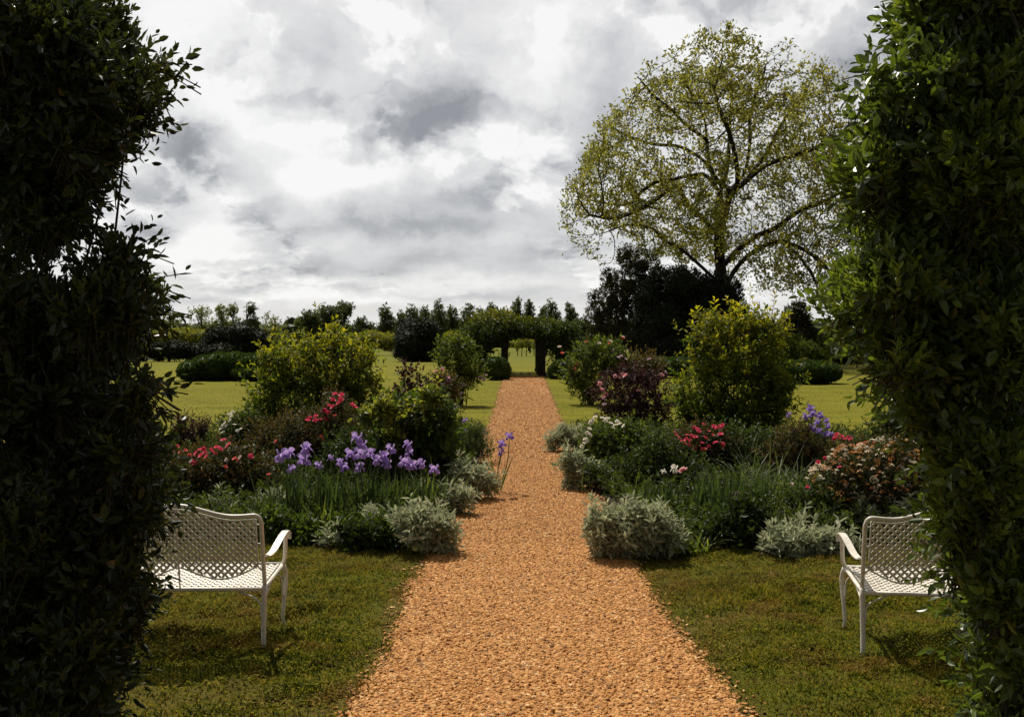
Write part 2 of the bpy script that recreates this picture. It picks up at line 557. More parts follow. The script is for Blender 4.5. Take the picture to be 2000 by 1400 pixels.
M['stem'] = plain_mat('green_stem', (.05, .085, .025), (.075, .115, .035), 30, .6)
M['old_wood'] = plain_mat('old_wood', (.012, .010, .008), (.026, .021, .016), 8, .85, .2, .4)


def petal_mat(name, cols, trans=.3, edge=None):
    m, g = new_mat(name)
    rnd = g.n('NewGeometry').outputs['Random Per Island']
    c = g.ramp(rnd, [(i / (len(cols) - 1), tuple(cols[i])) for i in range(len(cols))])
    if edge:
        c = g.mix(g.n('Attribute', attribute_name='age').outputs['Fac'], c, tuple(edge))
    p = g.n('BsdfPrincipled', {'Base Color': c, 'Roughness': .55, 'Specular IOR Level': .2})
    t = g.n('BsdfTranslucent', {0: c})
    g.n('OutputMaterial', {0: g.n('MixShader', {0: trans, 1: p, 2: t})})
    return m


M['red_petal'] = petal_mat('red_petal', [(.62, .015, .055), (.80, .045, .13), (.72, .03, .07)], .35, (.85, .16, .24))
M['coral_petal'] = petal_mat('coral_petal', [(.75, .05, .04), (.85, .12, .12)], .35, (.85, .25, .2))
M['pink_petal'] = petal_mat('pink_petal', [(.72, .20, .25), (.85, .38, .40)], .35, (.9, .55, .52))
M['pale_petal'] = petal_mat('pale_petal', [(.70, .50, .42), (.82, .66, .56)], .3, (.85, .75, .66))
M['white_petal'] = petal_mat('white_petal', [(.72, .66, .54), (.85, .82, .72)], .3, (.88, .84, .74))
M['iris_petal'] = petal_mat('iris_petal', [(.24, .11, .44), (.35, .19, .56), (.45, .30, .65)], .38, (.60, .46, .75))
M['deep_iris_petal'] = petal_mat('deep_iris_petal', [(.20, .10, .44), (.30, .18, .55)], .38, (.46, .33, .68))
M['mauve_petal'] = petal_mat('mauve_petal', [(.42, .22, .40), (.55, .36, .50)], .35, (.65, .5, .58))
M['cream_petal'] = petal_mat('cream_petal', [(.66, .55, .36), (.80, .72, .54), (.78, .70, .58)], .25)
M['peach_petal'] = petal_mat('peach_petal', [(.52, .20, .045), (.68, .35, .11), (.60, .27, .08)], .25)


def white_paint():
    m, g = new_mat('white_paint')
    co = g.n('TexCoord').outputs['Object']
    n = g.noise(co, 14, 6, .65)
    n2 = g.noise(co, 90, 4, .6)
    c = g.ramp(n, [(.25, (.48, .44, .36)), (.5, (.62, .575, .50)), (.7, (.71, .68, .61))])
    rust = g.n('MapRange', {0: n2, 1: .62, 2: .70, 3: 0.0, 4: .75}).outputs[0]
    c = g.mix(rust, c, (.30, .20, .12))
    b = g.n('Bump', {'Strength': .15, 'Distance': .004, 'Height': n2}).outputs[0]
    g.n('OutputMaterial', {0: g.n('BsdfPrincipled', {'Base Color': c, 'Roughness': .42, 'Specular IOR Level': .5, 'Normal': b})})
    return m


M['paint'] = white_paint()


def lawn_mat():
    m, g = new_mat('lawn')
    pos = g.n('NewGeometry').outputs['Position']
    sx = g.n('SeparateXYZ', {0: pos})
    big = g.noise(pos, .09, 5, .6)
    mid = g.noise(pos, .9, 6, .62)
    fine = g.noise(pos, 14, 6, .7)
    grain = g.noise(pos, 60, 4, .7)
    far = g.ramp(g.m('ADD', g.m('MULTIPLY', mid, .55), g.m('MULTIPLY', fine, .45)), [(.30, (.070, .070, .006)), (.48, (.132, .128, .012)), (.66, (.192, .174, .018))])
    far = g.mix(g.n('MapRange', {0: big, 1: .42, 2: .62, 3: 0.0, 4: .5}).outputs[0], far, (.080, .090, .009))
    close = g.ramp(g.m('ADD', g.m('MULTIPLY', fine, .6), g.m('MULTIPLY', grain, .4)), [(.36, (.022, .030, .005)), (.5, (.080, .085, .010)), (.68, (.15, .135, .017))])
    bare = g.n('MapRange', {0: g.noise(pos, 1.7, 6, .65), 1: .55, 2: .68, 3: 0.0, 4: .9}).outputs[0]
    edge = g.n('Attribute', attribute_name='age').outputs['Fac']
    bare = g.m('MAXIMUM', bare, g.m('MULTIPLY', edge, g.n('MapRange', {0: mid, 1: .35, 2: .6, 3: .55, 4: 1.0}).outputs[0]))
    close = g.mix(bare, close, g.ramp(grain, [(.3, (.085, .048, .018)), (.7, (.20, .115, .042))]))
    st = g.n('VectorMath', {0: pos, 1: (.10, 1.1, 0)}, operation='MULTIPLY').outputs[0]
    far = g.mix(g.n('MapRange', {0: g.noise(st, 1.0, 5, .65), 1: .42, 2: .60, 3: 0.0, 4: .55}).outputs[0], far, (.205, .186, .019))
    f = g.n('MapRange', {0: sx.outputs[1], 1: 12.0, 2: 21.0, 3: 0.0, 4: 1.0}, interpolation_type='SMOOTHSTEP').outputs[0]
    c = g.mix(f, close, far)
    deep = g.n('MapRange', {0: sx.outputs[1], 1: 62.0, 2: 110.0, 3: 0.0, 4: .75}, interpolation_type='SMOOTHSTEP').outputs[0]
    c = g.mix(deep, c, (.110, .122, .018))
    hgt = g.m('ADD', g.m('MULTIPLY', fine, .7), g.m('MULTIPLY', grain, .3))
    b = g.n('Bump', {'Strength': .9, 'Distance': .05, 'Height': hgt}).outputs[0]
    g.n('OutputMaterial', {0: g.n('BsdfPrincipled', {'Base Color': c, 'Roughness': .95, 'Specular IOR Level': .05, 'Normal': b})})
    return m


def gravel_mat():
    m, g = new_mat('gravel_bed')
    pos = g.n('NewGeometry').outputs['Position']
    vo = g.n('TexVoronoi', {'Vector': pos, 'Scale': 42.0})
    rnd = g.n('SeparateXYZ', {0: vo.outputs['Color']}).outputs[0]
    mid = g.noise(pos, .8, 6, .65)
    c = g.ramp(rnd, [(0.0, (.19, .080, .022)), (.35, (.33, .146, .040)), (.75, (.42, .200, .058)), (1.0, (.55, .305, .115))])
    c = g.mix(g.n('MapRange', {0: mid, 1: .35, 2: .7, 3: 0.0, 4: .35}).outputs[0], c, (.24, .115, .042))
    h = g.m('SUBTRACT', 1.0, g.m('MULTIPLY', vo.outputs['Distance'], 1.2))
    b = g.n('Bump', {'Strength': .8, 'Distance': .02, 'Height': h}).outputs[0]
    g.n('OutputMaterial', {0: g.n('BsdfPrincipled', {'Base Color': c, 'Roughness': .85, 'Specular IOR Level': .25, 'Normal': b})})
    return m


def pebble_mat():
    m, g = new_mat('pebbles')
    rnd = g.n('NewGeometry').outputs['Random Per Island']
    pos = g.n('NewGeometry').outputs['Position']
    c = g.ramp(rnd, [(0.0, (.12, .055, .026)), (.06, (.085, .072, .065)), (.08, (.25, .102, .029)), (.4, (.42, .183, .050)), (.72, (.53, .252, .074)), (.93, (.68, .38, .150)), (1.0, (.78, .55, .30))])
    c = g.mix(.35, c, g.ramp(g.noise(pos, 90, 3, .6), [(.3, (.30, .13, .033)), (.7, (.58, .30, .085))]))
    g.n('OutputMaterial', {0: g.n('BsdfPrincipled', {'Base Color': c, 'Roughness': .8, 'Specular IOR Level': .25})})
    return m


M['lawn'], M['gravel'], M['pebble'] = lawn_mat(), gravel_mat(), pebble_mat()
M['soil'] = plain_mat('soil', (.018, .012, .008), (.05, .034, .022), 12, .95, .1, .8)


def grass_mat():
    """turf: patches of moss green, yellow-green and rusty thatch"""
    m, g = new_mat('grass_blade')
    geo = g.n('NewGeometry')
    pos = geo.outputs['Position']
    f = g.m('ADD', g.m('ADD', g.m('MULTIPLY', g.noise(pos, 4.5, 4, .6), .42), g.m('MULTIPLY', g.noise(pos, 17, 4, .6), .32)), g.m('MULTIPLY', geo.outputs['Random Per Island'], .28))
    c = g.ramp(f, [(.36, (.016, .024, .004)), (.43, (.055, .072, .007)), (.49, (.115, .130, .011)), (.56, (.20, .190, .016)), (.66, (.27, .20, .034))])
    rust = g.n('MapRange', {0: g.noise(pos, 1.9, 5, .65), 1: .52, 2: .62, 3: 0.0, 4: .7}).outputs[0]
    c = g.mix(rust, c, (.20, .118, .034))
    c = g.mix(g.m('MULTIPLY', g.n('Attribute', attribute_name='age').outputs['Fac'], .6), c, (.20, .13, .038))
    p = g.n('BsdfPrincipled', {'Base Color': c, 'Roughness': .75, 'Specular IOR Level': .05})
    t = g.n('BsdfTranslucent', {0: g.mix(1.0, c, (1.4, 1.4, .8, 1), 'MULTIPLY')})
    g.n('OutputMaterial', {0: g.n('MixShader', {0: .32, 1: p, 2: t})})
    return m


M['grass'] = grass_mat()

# ------------------------------------------------------------------ setting: ground, path, beds
def sheet(name, loop_l, loop_r, z, mat):
    """strip between two world polylines of equal length"""
    g = Geo()
    n = len(loop_l)
    v = np.concatenate([np.c_[loop_l, np.full(n, z)], np.c_[loop_r, np.full(n, z)]])
    g.add(v, q=[[i, n + i, n + i + 1, i + 1] for i in range(n - 1)])
    o = g.build(name, mat)
    return tag(o, kind='structure')


g = Geo()
ys = np.concatenate([np.linspace(-6, 30, 10), [60, 120, 300, 900, 2600]])
xs = np.array([-2600, -600, -100, -30, -8, 0, 8, 30, 100, 600, 2600.])
X, Y = np.meshgrid(xs, ys)
nx = len(xs)
g.add(np.stack([X, Y, 0 * X], -1).reshape(-1, 3), q=[[i * nx + j, i * nx + j + 1, (i + 1) * nx + j + 1, (i + 1) * nx + j] for i in range(len(ys) - 1) for j in range(nx - 1)])
tag(g.build('lawn', M['lawn']), kind='structure')

PL = [(600, 1560), (690, 1400), (765, 1250), (838, 1100), (872, 1050), (915, 985), (938, 930), (950, 870), (957, 830), (972, 785), (984, 745), (990, 727)]
PR = [(1545, 1560), (1440, 1400), (1340, 1260), (1222, 1100), (1190, 1055), (1170, 990), (1148, 930), (1108, 860), (1094, 820), (1076, 775), (1063, 745), (1057, 727)]
lw = np.array([G(*p)[:2] for p in PL])
rw = np.array([G(*p)[:2] for p in PR])


def path_x(y):
    return np.interp(y, lw[:, 1], lw[:, 0]), np.interp(y, rw[:, 1], rw[:, 0])


yy = np.concatenate([np.linspace(1.5, 12, 110), np.linspace(12.1, 52.5, 110)])
wob = lambda y, s: .03 * np.sin(y * 2.3 + s) + .012 * np.sin(y * 5.7 + 2 * s)
xl, xr = path_x(yy)
xl[yy < 4], xr[yy < 4] = path_x(np.array([4.0]))[0] - .0, path_x(np.array([4.0]))[1]
sheet('gravel_path', np.c_[xl + wob(yy, 0), yy], np.c_[xr + wob(yy, 2), yy], .008, M['gravel'])

# worn verge between gravel and turf
for sgn, lim in ((-1, dg(1070)), (1, dg(1084))):
    y = np.linspace(2.0, lim, 90)
    a, b = path_x(np.maximum(y, 4.0))
    e = (a + wob(y, 0)) if sgn < 0 else (b + wob(y, 2))
    out = e + sgn * (.20 + .10 * np.sin(y * 3.1 + sgn) + .05 * np.sin(y * 9.0))
    vg = Geo()
    rows = [np.c_[e - sgn * .06, y, 0 * y + .003], np.c_[e + sgn * .08, y, 0 * y + .003], np.c_[out, y, 0 * y + .003]]
    n_ = len(y)
    vg.add(np.concatenate(rows), q=[[r_ * n_ + i, (r_ + 1) * n_ + i, (r_ + 1) * n_ + i + 1, r_ * n_ + i + 1] for r_ in range(2) for i in range(n_ - 1)], age=np.repeat([.9, .6, 0.0], n_))
    tag(vg.build('worn_lawn', M['lawn']), kind='structure')

# soil of the two flower beds
def bed(front_py, back_py, side):
    y0, y1 = dg(front_py), dg(back_py)
    y = np.linspace(y0, y1, 40)
    a, b = path_x(y)
    if side < 0:
        l, r = np.interp(y, [y0, 11, y1], [-6.5, -6.0, -4.6]), a - .03 + wob(y, 1) - .25 * np.exp(-(y - y0) / .35)
    else:
        l, r = b + .03 + wob(y, 1) + .25 * np.exp(-(y - y0) / .35), np.interp(y, [y0, 11, y1], [6.5, 6.2, 5.2])
    sheet('flower_bed', np.c_[l, y], np.c_[r, y], .004, M['soil'])
    return y0, y1


bed(1072, 835, -1)
bed(1086, 835, 1)

# ------------------------------------------------------------------ pebbles and grass
def pebbles():
    rng = np.random.default_rng(5)
    ico = []
    f_ = (1 + 5 ** .5) / 2
    iv = unit(np.array([[-1, f_, 0], [1, f_, 0], [-1, -f_, 0], [1, -f_, 0], [0, -1, f_], [0, 1, f_], [0, -1, -f_], [0, 1, -f_], [f_, 0, -1], [f_, 0, 1], [-f_, 0, -1], [-f_, 0, 1]]))
    it = np.array([[0, 11, 5], [0, 5, 1], [0, 1, 7], [0, 7, 10], [0, 10, 11], [1, 5, 9], [5, 11, 4], [11, 10, 2], [10, 7, 6], [7, 1, 8], [3, 9, 4], [3, 4, 2], [3, 2, 6], [3, 6, 8], [3, 8, 9], [4, 9, 5], [2, 4, 11], [6, 2, 10], [8, 6, 7], [9, 8, 1]])
    ov = np.array([[1, 0, 0], [-1, 0, 0], [0, 1, 0], [0, -1, 0], [0, 0, 1], [0, 0, -1.]])
    ot = np.array([[0, 2, 4], [2, 1, 4], [1, 3, 4], [3, 0, 4], [2, 0, 5], [1, 2, 5], [3, 1, 5], [0, 3, 5]])
    g = Geo()
    for (ya, yb, n, sv, stt, s0, s1) in ((4.4, 9.0, 54000, iv, it, .0068, .0160), (9.0, 15, 30000, ov, ot, .010, .020), (15, 34, 26000, ov, ot, .012, .026), (34, 52.4, 22000, ov, ot, .018, .040)):
        y = rng.uniform(ya, yb, n)
        a, b = path_x(y)
        u = rng.uniform(0, 1, n)
        x = a + (b - a) * u
        loose = rng.uniform(size=n) < .012
        x = np.where(loose, x + rng.normal(0, .22, n), x)
        side_ = np.where(u < .5, -1, 1)
        near_e = np.minimum(u, 1 - u) < .10
        x = np.where(near_e & (rng.uniform(size=n) < .5), x + side_ * np.abs(rng.normal(0, .055, n)), x)
        x += wob(y, 0) * (1 - u) + wob(y, 2) * u
        s = rng.uniform(s0, s1, n)
        R = np.stack([s * rng.uniform(.8, 1.5, n), s * rng.uniform(.7, 1.1, n), s * rng.uniform(.35, .65, n)], 1)
        v = sv[None] * R[:, None, :] * (1 + rng.normal(0, .12, (n, len(sv), 1)))
        th = rng.uniform(0, 6.28, n)
        tl = rng.normal(0, .35, n)
        c, s_ = np.cos(tl)[:, None], np.sin(tl)[:, None]
        v = np.stack([v[..., 0] * c - v[..., 2] * s_, v[..., 1], v[..., 0] * s_ + v[..., 2] * c], -1)
        c, s_ = np.cos(th)[:, None], np.sin(th)[:, None]
        v = np.stack([v[..., 0] * c - v[..., 1] * s_, v[..., 0] * s_ + v[..., 1] * c, v[..., 2]], -1)
        z = .006 + R[:, 2] * rng.uniform(.1, .75, n)
        v += np.stack([x, y, z], 1)[:, None, :]
        k = len(sv)
        g.add(v.reshape(-1, 3), t=(stt[None] + (np.arange(n) * k)[:, None, None]).reshape(-1, 3))
    tag(g.build('gravel', M['pebble']), 'tan and orange pea gravel covering the garden path', 'gravel', kind='stuff')


pebbles()


def turf_height(x, y):
    """low cushions of turf, flat beside the gravel"""
    a, b = path_x(np.maximum(y, 4.0))
    off = np.clip((np.maximum(a - x, x - b) - .16) / .35, 0, 1)
    h = .032 * np.clip(lumpy(np.stack([x * 3.1, y * 3.6, 0 * x], -1), 3) + .25, 0, 1.4) + .026 * np.clip(lumpy(np.stack([x * 9, y * 10, 0 * x], -1), 4), 0, 1.2)
    return h * off


def near_lawn():
    for sgn in (-1, 1):
        lim = dg(1070) if sgn < 0 else dg(1084)
        y = np.linspace(3.6, lim + .05, 150)
        u = np.linspace(0, 1, 150)
        a, b = path_x(np.maximum(y, 4.0))
        e = (a - .16) if sgn < 0 else (b + .16)
        X = e[:, None] + sgn * u[None] * 5.0
        Y = np.repeat(y[:, None], 150, 1)
        Z = .0035 + turf_height(X, Y)
        Z[:, 0] = .0005
        bare = np.clip(2.2 * (lumpy(np.stack([X * 1.1, Y * 1.5, 0 * X], -1), 11) - .6), 0, .5)
        g = Geo()
        g.add(np.stack([X, Y, Z], -1).reshape(-1, 3), age=bare.ravel(), q=[[i * 150 + j, i * 150 + j + 1, (i + 1) * 150 + j + 1, (i + 1) * 150 + j] for i in range(149) for j in range(149)])
        tag(g.build('lawn', M['lawn'], smooth=True), kind='structure')


near_lawn()


def grass():
    rng = np.random.default_rng(7)
    g = Geo()
    n = 300000
    y = rng.uniform(4.2, 9.3, n) ** 1.0
    x = rng.uniform(-1, 1, n) * (y * .56 + .4)
    a, b = path_x(y)
    off = np.maximum(a - x, x - b)
    dens = np.clip(.75 + .55 * lumpy(np.c_[x * 2.2, y * 2.6, 0 * x], 3) + .3 * lumpy(np.c_[x * 7, y * 9, 0 * x], 4), .62, 1)
    bare = np.clip(2.2 * (lumpy(np.c_[x * 1.1, y * 1.5, 0 * x], 11) - .6), 0, .45)
    dens *= 1 - bare
    dens *= np.clip((off + .07) / .40, .0, 1) ** 1.1
    keep = (off > -.05) & (rng.uniform(size=n) < dens)
    keep &= y < np.where(x < 0, dg(1068), dg(1082)) + .1
    x, y = x[keep], y[keep]
    n = len(x)
    dry = np.clip(.10 + .7 * lumpy(np.c_[x * 1.3, y * 1.7, 0 * x], 9) + bare[keep] * .6, 0, 1) * rng.uniform(.2, 1.0, n)
    ln = rng.uniform(.016, .044, n) * np.maximum(.85, 1 + .55 * lumpy(np.c_[x * 2.2, y * 2.6, 0 * x], 3))
    th = rng.uniform(0, 6.28, n)
    d = np.stack([np.cos(th) * .75, np.sin(th) * .75, rng.uniform(.4, 1.2, n)], 1)
    flat_leaves(g, np.stack([x, y, turf_height(x, y) + .002], 1), d, np.tile([0, 0, 1.], (n, 1)) + rng.normal(0, .3, (n, 3)), ln, rng.uniform(.005, .011, n), dry)
    # clover-like low tufts
    k = 4200
    ty = rng.uniform(4.4, 8.6, k)
    tx = rng.uniform(-1, 1, k) * (ty * .55)
    a, b = path_x(ty)
    ok = np.maximum(a - tx, tx - b) > .12
    ok &= lumpy(np.c_[tx * 2.2, ty * 2.6, 0 * tx], 3) > .1
    tx, ty = tx[ok], ty[ok]
    m = 20
    px = np.repeat(tx, m) + rng.normal(0, .045, len(tx) * m)
    py = np.repeat(ty, m) + rng.normal(0, .045, len(tx) * m)
    dd = rdir(rng, len(px)) * np.array([1, 1, .35])
    flat_leaves(g, np.stack([px, py, turf_height(px, py) + rng.uniform(.008, .028, len(px))], 1), dd, np.tile([0, 0, 1.], (len(px), 1)), rng.uniform(.012, .026, len(px)), rng.uniform(.009, .018, len(px)), np.repeat(rng.uniform(0, 1, len(tx)) ** 3, m) * .8)
    # longer tufts on the lawn beyond the beds
    n = 30000
    y = rng.uniform(18, 40, n)
    x = rng.uniform(-1, 1, n) * 14
    a, b = path_x(y)
    keep = np.maximum(a - x, x - b) > .05
    x, y = x[keep], y[keep]
    th = rng.uniform(0, 6.28, len(x))
    d = np.stack([np.cos(th), np.sin(th), rng.uniform(.4, 1.2, len(x))], 1)
    flat_leaves(g, np.stack([x, y, 0 * x], 1), d, np.tile([0, 0, 1.], (len(x), 1)), rng.uniform(.02, .04, len(x)), rng.uniform(.012, .03, len(x)), rng.uniform(.5, 1, len(x)) * .6)
    tag(g.build('grass', M['grass']), 'short patchy mossy turf beside the gravel path', 'grass', kind='stuff')


grass()


def bed_cover():
    """low leafy growth that covers the soil of both beds"""
    rng = np.random.default_rng(17)
    for side, lab in ((-1, 'low mixed leafy growth covering the bed behind the longer bench'), (1, 'low mixed leafy growth covering the bed of pale spirea and red roses')):
        g = Geo()
        n = 7000
        y = dg(1068 if side < 0 else 1080) + .1 + rng.uniform(0, 1, n) ** 1.4 * (11.2)
        a, b = path_x(y)
        w = np.clip(4.9 + y * .05, 0, 5.3) if side > 0 else 3.4 + y * .10
        x = np.where(side < 0, a - .12 - rng.uniform(0, 1, n) * w, b + .12 + rng.uniform(0, 1, n) * w)
        p = np.stack([x, y, rng.uniform(.0, .26, n)], 1)
        d = unit(rdir(rng, n) * .8 + np.array([0, 0, .8]))
        k = lumpy(p * np.array([1.2, 1.2, 0]), 21)
        s = k > .1
        shoots(g, rng, p[s], d[s], .12, 6, .075, .026, .25)
        shoots(g, rng, p[~s], d[~s], .10, 7, .05, .028, .5)
        tag(g.build('ground_cover', M['dark_green']), lab, 'ground cover', kind='stuff')


bed_cover()

# ------------------------------------------------------------------ plants: builders
def stems_to(g, rng, base, pts, n, r0=.012, r1=.004, spread=.08, mid_lift=.25, k=5, mat=0):
    idx = rng.choice(len(pts), min(n, len(pts)), replace=False)
    for i in idx:
        b = base + np.array([rng.normal(0, spread), rng.normal(0, spread), -.02])
        e = pts[i]
        m = b * .5 + e * .5 + np.array([(b - e)[0] * .12 + rng.normal(0, .04), rng.normal(0, .04), mid_lift * .2 * np.linalg.norm(e - b)])
        tube(g, smooth_line([b, m, e], 8), np.linspace(r0, r1, 8), k, mat)


def shrub(name, label, cat, base, lobes, n, SL, m, LL, LW, mat, seed, young=.3, up=.5, group=None, shell=.5, stems=10, stem_r=.014,
          wood='twig', simple=False, core=None, a0=75, a1=25, droop=.12, deep=.62, twigs=True, tops=0.0, jut=.25):
    rng = np.random.default_rng(seed)
    root = thing(name, label, cat, base, group)
    g = Geo()
    if core:
        for i, (c, r) in enumerate(lobes):
            ellipsoid(g, c, np.asarray(r) * core, seed + i, .10, 3)
    p, nr = sample_lobes(rng, lobes, n, shell, deep=deep)
    d = unit(nr + np.array([0, 0, up]) + rng.normal(0, .35, (len(p), 3)))
    p = p - d * SL * .6 + d * SL * jut * np.minimum(np.abs(rng.normal(size=len(p))), 2.2)[:, None] ** 1.6
    p[:, 2] = np.maximum(p[:, 2], .01)
    topz = max(c[2] + r[2] for c, r in lobes)
    lowz = min(c[2] - r[2] for c, r in lobes)
    yg = np.clip(young * (1 + tops * 2.2 * np.clip((p[:, 2] - lowz) / max(.1, topz - lowz) - .25, -.2, 1)), 0, 1)
    shoots(g, rng, p, d, SL, m, LL, LW, yg, 0, a0, a1, droop, simple=simple)
    g.build('foliage', M[mat], root)
    if stems:
        s = Geo()
        if twigs:
            cones(s, p - d * SL * .9, p + d * SL * .8, SL * .018, SL * .008, 3)
        inner = np.array([c for c, r in lobes])
        inner = np.concatenate([inner, p[rng.choice(len(p), max(stems, 1))] * .7 + inner[rng.choice(len(inner), max(stems, 1))] * .3])
        stems_to(s, rng, np.asarray(base, float), inner, stems + len(lobes), stem_r, stem_r * .3)
        s.build('stems', M[wood], root)
    return root


def cup_petal(n1=4, n2=3, L=1.0, W=.8, cup=.5, curl=.3, wave=0.0, rng=None):
    """a petal as a small grid, growing along +Z from the origin, cupped towards +Y"""
    v, ages = [], []
    for i in range(n1):
        t = i / (n1 - 1)
        w = W * (.25 + 1.1 * t - .6 * t ** 3) if t < 1 else W * .45
        for j in range(n2):
            s = (j / (n2 - 1) - .5) * 2
            y = -cup * (t * (1 - t) * 2) * .5 + curl * t ** 2.5 + .22 * w * s * s
            z = L * (t - .06 * s * s * t)
            v.append([s * w * .5, y + (rng.normal(0, wave) if rng is not None else 0), z])
            ages.append(t ** 2)
    q = [[i * n2 + j, i * n2 + j + 1, (i + 1) * n2 + j + 1, (i + 1) * n2 + j] for i in range(n1 - 1) for j in range(n2 - 1)]
    return np.array(v), q, np.array(ages)


def rot_z(v, a):
    c, s = math.cos(a), math.sin(a)
    return np.stack([v[:, 0] * c - v[:, 1] * s, v[:, 0] * s + v[:, 1] * c, v[:, 2]], 1)


def rot_x(v, a):
    c, s = math.cos(a), math.sin(a)
    return np.stack([v[:, 0], v[:, 1] * c - v[:, 2] * s, v[:, 1] * s + v[:, 2] * c], 1)


def rose_mesh(name, mat, seed, full=True):
    """open rose about 1 unit wide, facing up"""
    rng = np.random.default_rng(seed)
    g = Geo()
    for (k, tilt, L, W) in ((5, 62, .52, .52), (5, 42, .44, .44), (4, 22, .34, .34), (3, 8, .26, .24))[:4 if full else 2]:
        a0 = rng.uniform(0, 6)
        for i in range(k):
            v, q, ag = cup_petal(4, 3, L, W, .25, -.10, .012, rng)
            v = rot_x(v, RAD(tilt + rng.normal(0, 7)))
            v = rot_z(v, a0 + i * 2 * math.pi / k + rng.normal(0, .12))
            g.add(v, q=q, age=ag)
    return g.mesh(name, M[mat], smooth=True)


def iris_mesh(name, mat, seed):
    """bearded iris bloom about 1 unit tall: three upright standards, three hanging falls"""
    rng = np.random.default_rng(seed)
    g = Geo()
    for i in range(3):
        a = i * 2.094 + rng.normal(0, .1)
        v, q, ag = cup_petal(5, 4, .50, .66, -.55, .22, .022, rng)
        v = rot_x(v, RAD(-12))
        g.add(rot_z(v, a), q=q, age=ag * .9 + .1)
        # fall: arches out, then hangs
        v, ag = [], []
        for r in range(6):
            t = r / 5
            an = RAD(25 + 165 * t)
            o = .40 * math.sin(min(an, RAD(105))) * min(1, t * 1.8) + .03 * t
            zz = .10 * math.sin(min(1, t * 2.2) * math.pi) - .36 * max(0, t - .28) / .72
            w = .18 + .44 * math.sin(min(1, t * 1.05) * math.pi * .72)
            if r == 5:
                w = .34
            for s in (-1, -.35, .35, 1):
                v.append([s * w * .5, o, zz - .07 * s * s + rng.normal(0, .012)])
                ag.append(.05 + .55 * (1 - t) * (abs(s) < .5) + .25 * (r == 5))
        q = [[r * 4 + c, r * 4 + c + 1, r * 4 + c + 5, r * 4 + c + 4] for r in range(5) for c in range(3)]
        g.add(rot_z(np.array(v), a + 1.047), q=q, age=np.array(ag))
    tube(g, [[0, 0, -.28], [0, 0, -.1], [0, 0, .04]], [.035, .055, .04], 6, mat=1)
    return g.mesh(name, [M[mat], M['stem']], smooth=True)


def cluster_mesh(name, mat, seed, n=26):
    """flat-topped cluster of tiny florets about 1 unit wide"""
    rng = np.random.default_rng(seed)
    g = Geo()
    r = np.sqrt(rng.uniform(0, .22, n))
    a = rng.uniform(0, 6.28, n)
    p = np.stack([r * np.cos(a), r * np.sin(a),   .22 - 1.3 * r * r + rng.normal(0, .02, n)], 1)
    for k in range(5):
        th = a + k * 1.257
        d = np.stack([np.cos(th), np.sin(th), 0 * th + .25], 1)
        flat_leaves(g, p, d, np.tile([0, 0, 1.], (n, 1)) + rng.normal(0, .2, (n, 3)), .10, .085)
    return g.mesh(name, M[mat])


ROSE = {k: [rose_mesh('rose_bloom', k, s, s % 3 != 2) for s in range(4)] for k in ('red_petal', 'coral_petal', 'pink_petal', 'pale_petal', 'white_petal', 'mauve_petal')}
IRIS = {k: [iris_mesh('iris_bloom', k, s) for s in range(3)] for k in ('iris_petal', 'deep_iris_petal', 'white_petal')}
TUFT = {k: [cluster_mesh('flower_cluster', k, s) for s in range(3)] for k in ('cream_petal', 'peach_petal', 'white_petal')}
RB = np.random.default_rng(99)


def blooms(root, kind, spots, d, size, meshes=ROSE, name='bloom', jit=.0, face=.6):
    """one bloom per photo spot, at distance d; the bloom leans towards the viewer and the sun"""
    for (px, py) in spots:
        me = meshes[kind][RB.integers(len(meshes[kind]))]
        p = P(px, py, d + RB.normal(0, jit))
        size_ = size * .88
        put(name, me, root, p, (face + RB.normal(0, .3), RB.normal(0, .35), RB.uniform(0, 6.28) if face < .2 else RB.normal(0, .5)), size_ * RB.uniform(.85, 1.15))


# ------------------------------------------------------------------ the two tall evergreens in front
def tall_evergreen(label, base, lobes, n, mat, seed, LL, LW, young):
    rng = np.random.default_rng(seed)
    root = thing('evergreen_shrub', label, 'shrub', base, 'tall evergreen shrubs framing the path')
    g = Geo()
    p, nr = sample_lobes(rng, lobes, n, .38, deep=.55)
    d = unit(nr * .8 + np.array([0, 0, .95]) + rng.normal(0, .28, (len(p), 3)))
    SL = .15
    # stepped, ragged outline: clumps that stand out and hollows between them
    k_ = lumpy(p * np.array([3.2, 3.2, 4.6]), seed)
    p = p + nr * (.085 * np.clip(k_, -1.2, 1.2))[:, None]
    ok_ = rng.uniform(size=len(p)) < np.clip(1.25 + k_, .25, 1)
    p, nr, d = p[ok_], nr[ok_], d[ok_]
    p = p - d * SL * .7
    shoots(g, rng, p, d, SL, 12, LL, LW, young, 0, 62, 18, .06, .35, var=.25)
    # sparse inner leaves
    p2, n2 = sample_lobes(rng, [(c, r * .62) for c, r in lobes], n // 2, .5, deep=.3)
    d2 = unit(n2 + rng.normal(0, .6, (len(p2), 3)))
    shoots(g, rng, p2, d2, .2, 8, LL * 1.25, LW * 1.5, 0)
    g.build('foliage', M[mat], root)
    s = Geo()
    cones(s, p - d * .08, p + d * SL * 1.0, .0034, .0014, 3)
    pts = np.array([c for c, r in lobes])
    b = np.asarray(base, float)
    stems_to(s, rng, b, pts, 12, .011, .004, .12)
    ends = p[rng.choice(len(p), min(500, len(p)), replace=False)]
    dist = ((ends[:, None, :] - pts[None]) ** 2).sum(-1)
    cones(s, pts[dist.argmin(1)], ends, .007, .0025, 4)
    s.build('stems', M['twig'], root)
    return root


